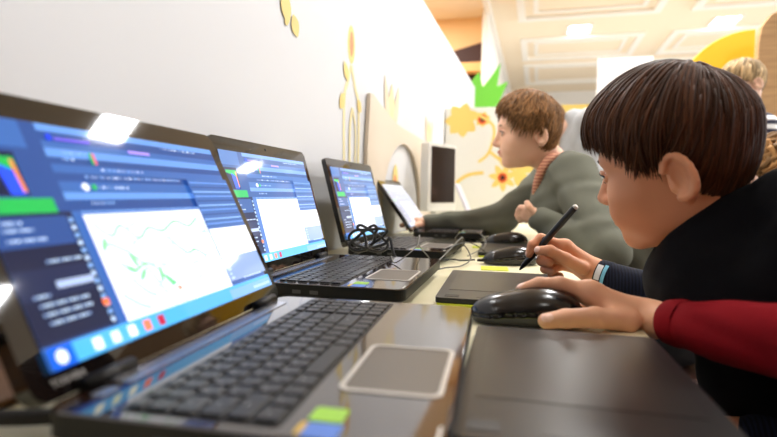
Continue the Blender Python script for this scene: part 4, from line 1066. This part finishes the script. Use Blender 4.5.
# --- background people
def standing(name_lab, x, y, face, htop, top_m, top_name, hair_base, tag_, skinm, hem, lean=(0, 0), sc=1.0, hunch=0, curl=0, glasses=False, n=260, seed=1, child_=False, pitch=8, thick=.018, sweep=None):
    O = Vector((x, y, 0)); r = empty('person', O, 0, name_lab, 'person')
    f = Vector((math.cos(rad(face)), math.sin(rad(face)), 0)); s = Vector((-f.y, f.x, 0))
    hz = htop - .115*sc
    hd = O + f*lean[0] + Vector((0, 0, hz)); M = head_matrix(hd, face, pitch, 0, sc)
    k = (htop)/1.65
    base = O + f*lean[1]
    nk = base + Vector((0, 0, hz-.20*sc+hunch)); sk = Skin(); add_head(sk, M, nk, .0042, gaze=(1, 0, -.2))
    sw = .17*k if not child_ else .15*k*1.1
    hipz = htop*.50
    hip = O + Vector((0, 0, hipz)) - f*.0
    shl, shr = nk + s*sw + Vector((0, 0, -.03)), nk - s*sw + Vector((0, 0, -.03))
    arms = []; bodyp = [cap(hip, nk-Vector((0, 0, .06)), .09*k, .09*k), cap(shl, shr, .035, .035)]
    pts = [hip, nk, shl, shr]
    topp = [cap(hip - Vector((0, 0, .02)), nk - Vector((0, 0, .14*k)), .135*k, .14*k), cap(shl, shr, .058*k, .058*k), cap(nk - Vector((0, 0, .02)), nk + (hd-nk)*.30, .062*sc, .056*sc), cap(nk - Vector((0, 0, .16*k)) + s*.06, nk - Vector((0, 0, .16*k)) - s*.06, .12*k, .12*k)]
    for sgn, sh in ((1, shl), (-1, shr)):
        el = sh + s*sgn*.05*k - Vector((0, 0, .27*k)) - f*.02; wrs = el + f*.20*k - s*sgn*.05*k - Vector((0, 0, .06*k))
        bodyp += [cap(sh, el, .035*k, .032*k), cap(el, wrs, .030*k, .021*k)]
        fl_ = [([wrs + f*.075*k + s*(j-1.5)*.019*k*sgn, wrs + f*.115*k + s*(j-1.5)*.020*k*sgn - Vector((0, 0, .006)), wrs + f*.145*k + s*(j-1.5)*.019*k*sgn - Vector((0, 0, .025))], [.0105*k, .009*k, .0075*k]) for j in range(4)]
        th = ([wrs + f*.03*k - s*sgn*.03*k, wrs + f*.07*k - s*sgn*.045*k, wrs + f*.095*k - s*sgn*.043*k], [.012*k, .010*k, .0085*k])
        hand = hand_f(V(wrs), .02*k, [([V(q_) for q_ in a], b) for a, b in [th] + fl_], .012*k)
        sk.add(hand, *bounds([wrs] + [q_ for a, _ in fl_ for q_ in a] + th[0], .03), .004)
        topp += [cap(sh, el, .058*k, .05*k), cap(el, wrs - f*.01, .048*k, .033*k)]; pts += [el, wrs]
    sk.add(U(bodyp, .02), *bounds(pts, .16), .012)
    child(r, sk.build('body', [skinm, m_lip, m_eye, m_iris, m_nail]), O)
    child(r, hair_mesh(M, hem, n, None, seed, thick, w_=.0065, jit=.1, curl=curl).build('hair', hair_mats(tag_, hair_base), smooth=True), O)
    for s_ in (1, -1): child(r, brow_mesh(M, (s_,)).build('eyebrow', hair_mats(tag_, hair_base)[0], smooth=True), O)
    cloth(top_name, topp, .04, .008, top_m, r, O, *bounds(pts, .18), .003)
    fl1, fl2 = O + s*.09*k, O - s*.09*k
    pr = [cap(hip + s*.05, fl1 + Vector((0, 0, htop*.27)), .085*k, .062*k), cap(fl1 + Vector((0, 0, htop*.27)), fl1 + Vector((0, 0, .09)), .06*k, .045*k), cap(hip - s*.05, fl2 + Vector((0, 0, htop*.27)), .085*k, .062*k), cap(fl2 + Vector((0, 0, htop*.27)), fl2 + Vector((0, 0, .09)), .06*k, .045*k)]
    cloth('trousers', pr, .03, .012, m_denim, r, O, *bounds([hip, fl1, fl2], .16), .002)
    for ft in (fl1, fl2):
        g = U([cap(ft - f*.04 + Vector((0, 0, .04)), ft + f*.13*k + Vector((0, 0, .032)), .042, .034), cap(ft + Vector((0, 0, .06)), ft + Vector((0, 0, .10)), .04, .042)], .02)
        child(r, Skin().add(lambda P: smax(g(P), -(P[:, 2]-.004), .004), *bounds([ft], .22), .010).build('shoe', m_shoe), O)
    if glasses:
        g = MB()
        for s_ in (1, -1):
            g.tube([M @ Vector((.097 - .012*(abs(.031-abs(.031+.019*math.cos(2*PI*i/16)))*20)*0, s_*(.032+.020*math.cos(2*PI*i/16)), .002+.015*math.sin(2*PI*i/16))) for i in range(17)], .0022, 6)
            g.tube([M @ Vector((.094, s_*.052, .008)), M @ Vector((.05, s_*.074, .010)), M @ Vector((-.02, s_*.080, .006))], .0024, 6)
        g.tube([M @ Vector((.098, -.012, .005)), M @ Vector((.1, 0, .008)), M @ Vector((.098, .012, .005))], .002, 6)
        child(r, g.build('glasses', mat('glasses_brown', (84, 34, 26), rough=.3), smooth=True), O)
    return r
hemL = [(0, 18), (40, 12), (60, -10), (80, -24), (100, -18), (115, -44), (180, -60)]
standing('person with grey blond hair and glasses in a navy and white striped top', .89, 2.72, 190, 1.48, m_stripe, 'striped_top', (178, 152, 114), 'blond', m_skinC, hemL, (.03, .03), .88, glasses=True, n=320, seed=31, pitch=16)
hemC = [(0, 10), (50, -6), (80, -20), (110, -30), (180, -58)]
standing('child with curly light brown hair at the right edge behind the dark vest', .70, 1.83, 150, 1.04, m_grey, 'shirt', (150, 112, 70), 'curly', m_skinC, hemC, (.02, 0), .95, curl=1.0, n=420, seed=41, child_=True, thick=.024)
standing('person in a light grey shirt bending down behind the olive sweatshirt boy', .34, 2.32, 175, 1.27, m_grey, 'shirt', (132, 98, 66), 'mousy', m_skinC, hemL, (.325, .15), .95, n=320, seed=51, pitch=20, hunch=.215)

# ------------------------------------------------------------------ light, world, camera
def area(name, loc, rot, sx, sy, power, col=(1, 1, 1)):
    l = bpy.data.lights.new(name, 'AREA'); l.shape = 'RECTANGLE'; l.size = sx; l.size_y = sy; l.energy = power; l.color = col
    o = bpy.data.objects.new(name, l); COL.objects.link(o); o.location = loc; o.rotation_euler = rot; return o
for y, e in ((1.0, 12), (4.0, 60), (7.0, 50)): area('window_daylight', (5.0, y, 1.6), (0, rad(90), 0), 1.36, 1.56, e, (.93, .97, 1))  # added soft light at the unseen windows
for x, y in DOWN + [(.43, 6.95), (2.0, 6.98)]:
    area('downlight', (x, y, H_C-.014), (0, 0, 0), .24, .31, (3 if y < 0 else 16 if y < 2 else 44) if y < 6 else 14, (.985, .99, 1))
area('uplight', (1.3, 7.2, 1.25), (PI, 0, 0), 2.2, 3.0, 24, (1, .95, .86))  # added fill without a fitting, brightens the far ceiling from below
W = bpy.data.worlds.new('world'); SC.world = W; W.use_nodes = True
W.node_tree.nodes['Background'].inputs[0].default_value = (.9, .95, 1, 1); W.node_tree.nodes['Background'].inputs[1].default_value = .6

cd = bpy.data.cameras.new('camera'); cam = bpy.data.objects.new('camera', cd); COL.objects.link(cam)
fw = ray(388.5, 218.5).normalized(); rt = (ray(400.5, 218.5)-ray(376.5, 218.5)).normalized(); upv = (ray(388.5, 206.5)-ray(388.5, 230.5)).normalized()
Mx = Matrix.Identity(4)
for i in range(3): Mx[i][0], Mx[i][1], Mx[i][2], Mx[i][3] = rt[i], upv[i], -fw[i], CAM[i]
cam.matrix_world = Mx
cd.sensor_width = 36; cd.lens = FPX*36/777; cd.clip_start = .02; cd.clip_end = 60
cd.dof.use_dof = True; cd.dof.focus_distance = .86; cd.dof.aperture_fstop = 3.5
SC.camera = cam
SC.view_settings.view_transform = 'Standard'; SC.view_settings.look = 'None'; SC.view_settings.exposure = 0.0; SC.view_settings.gamma = 1; SC.view_settings.use_curve_mapping = False
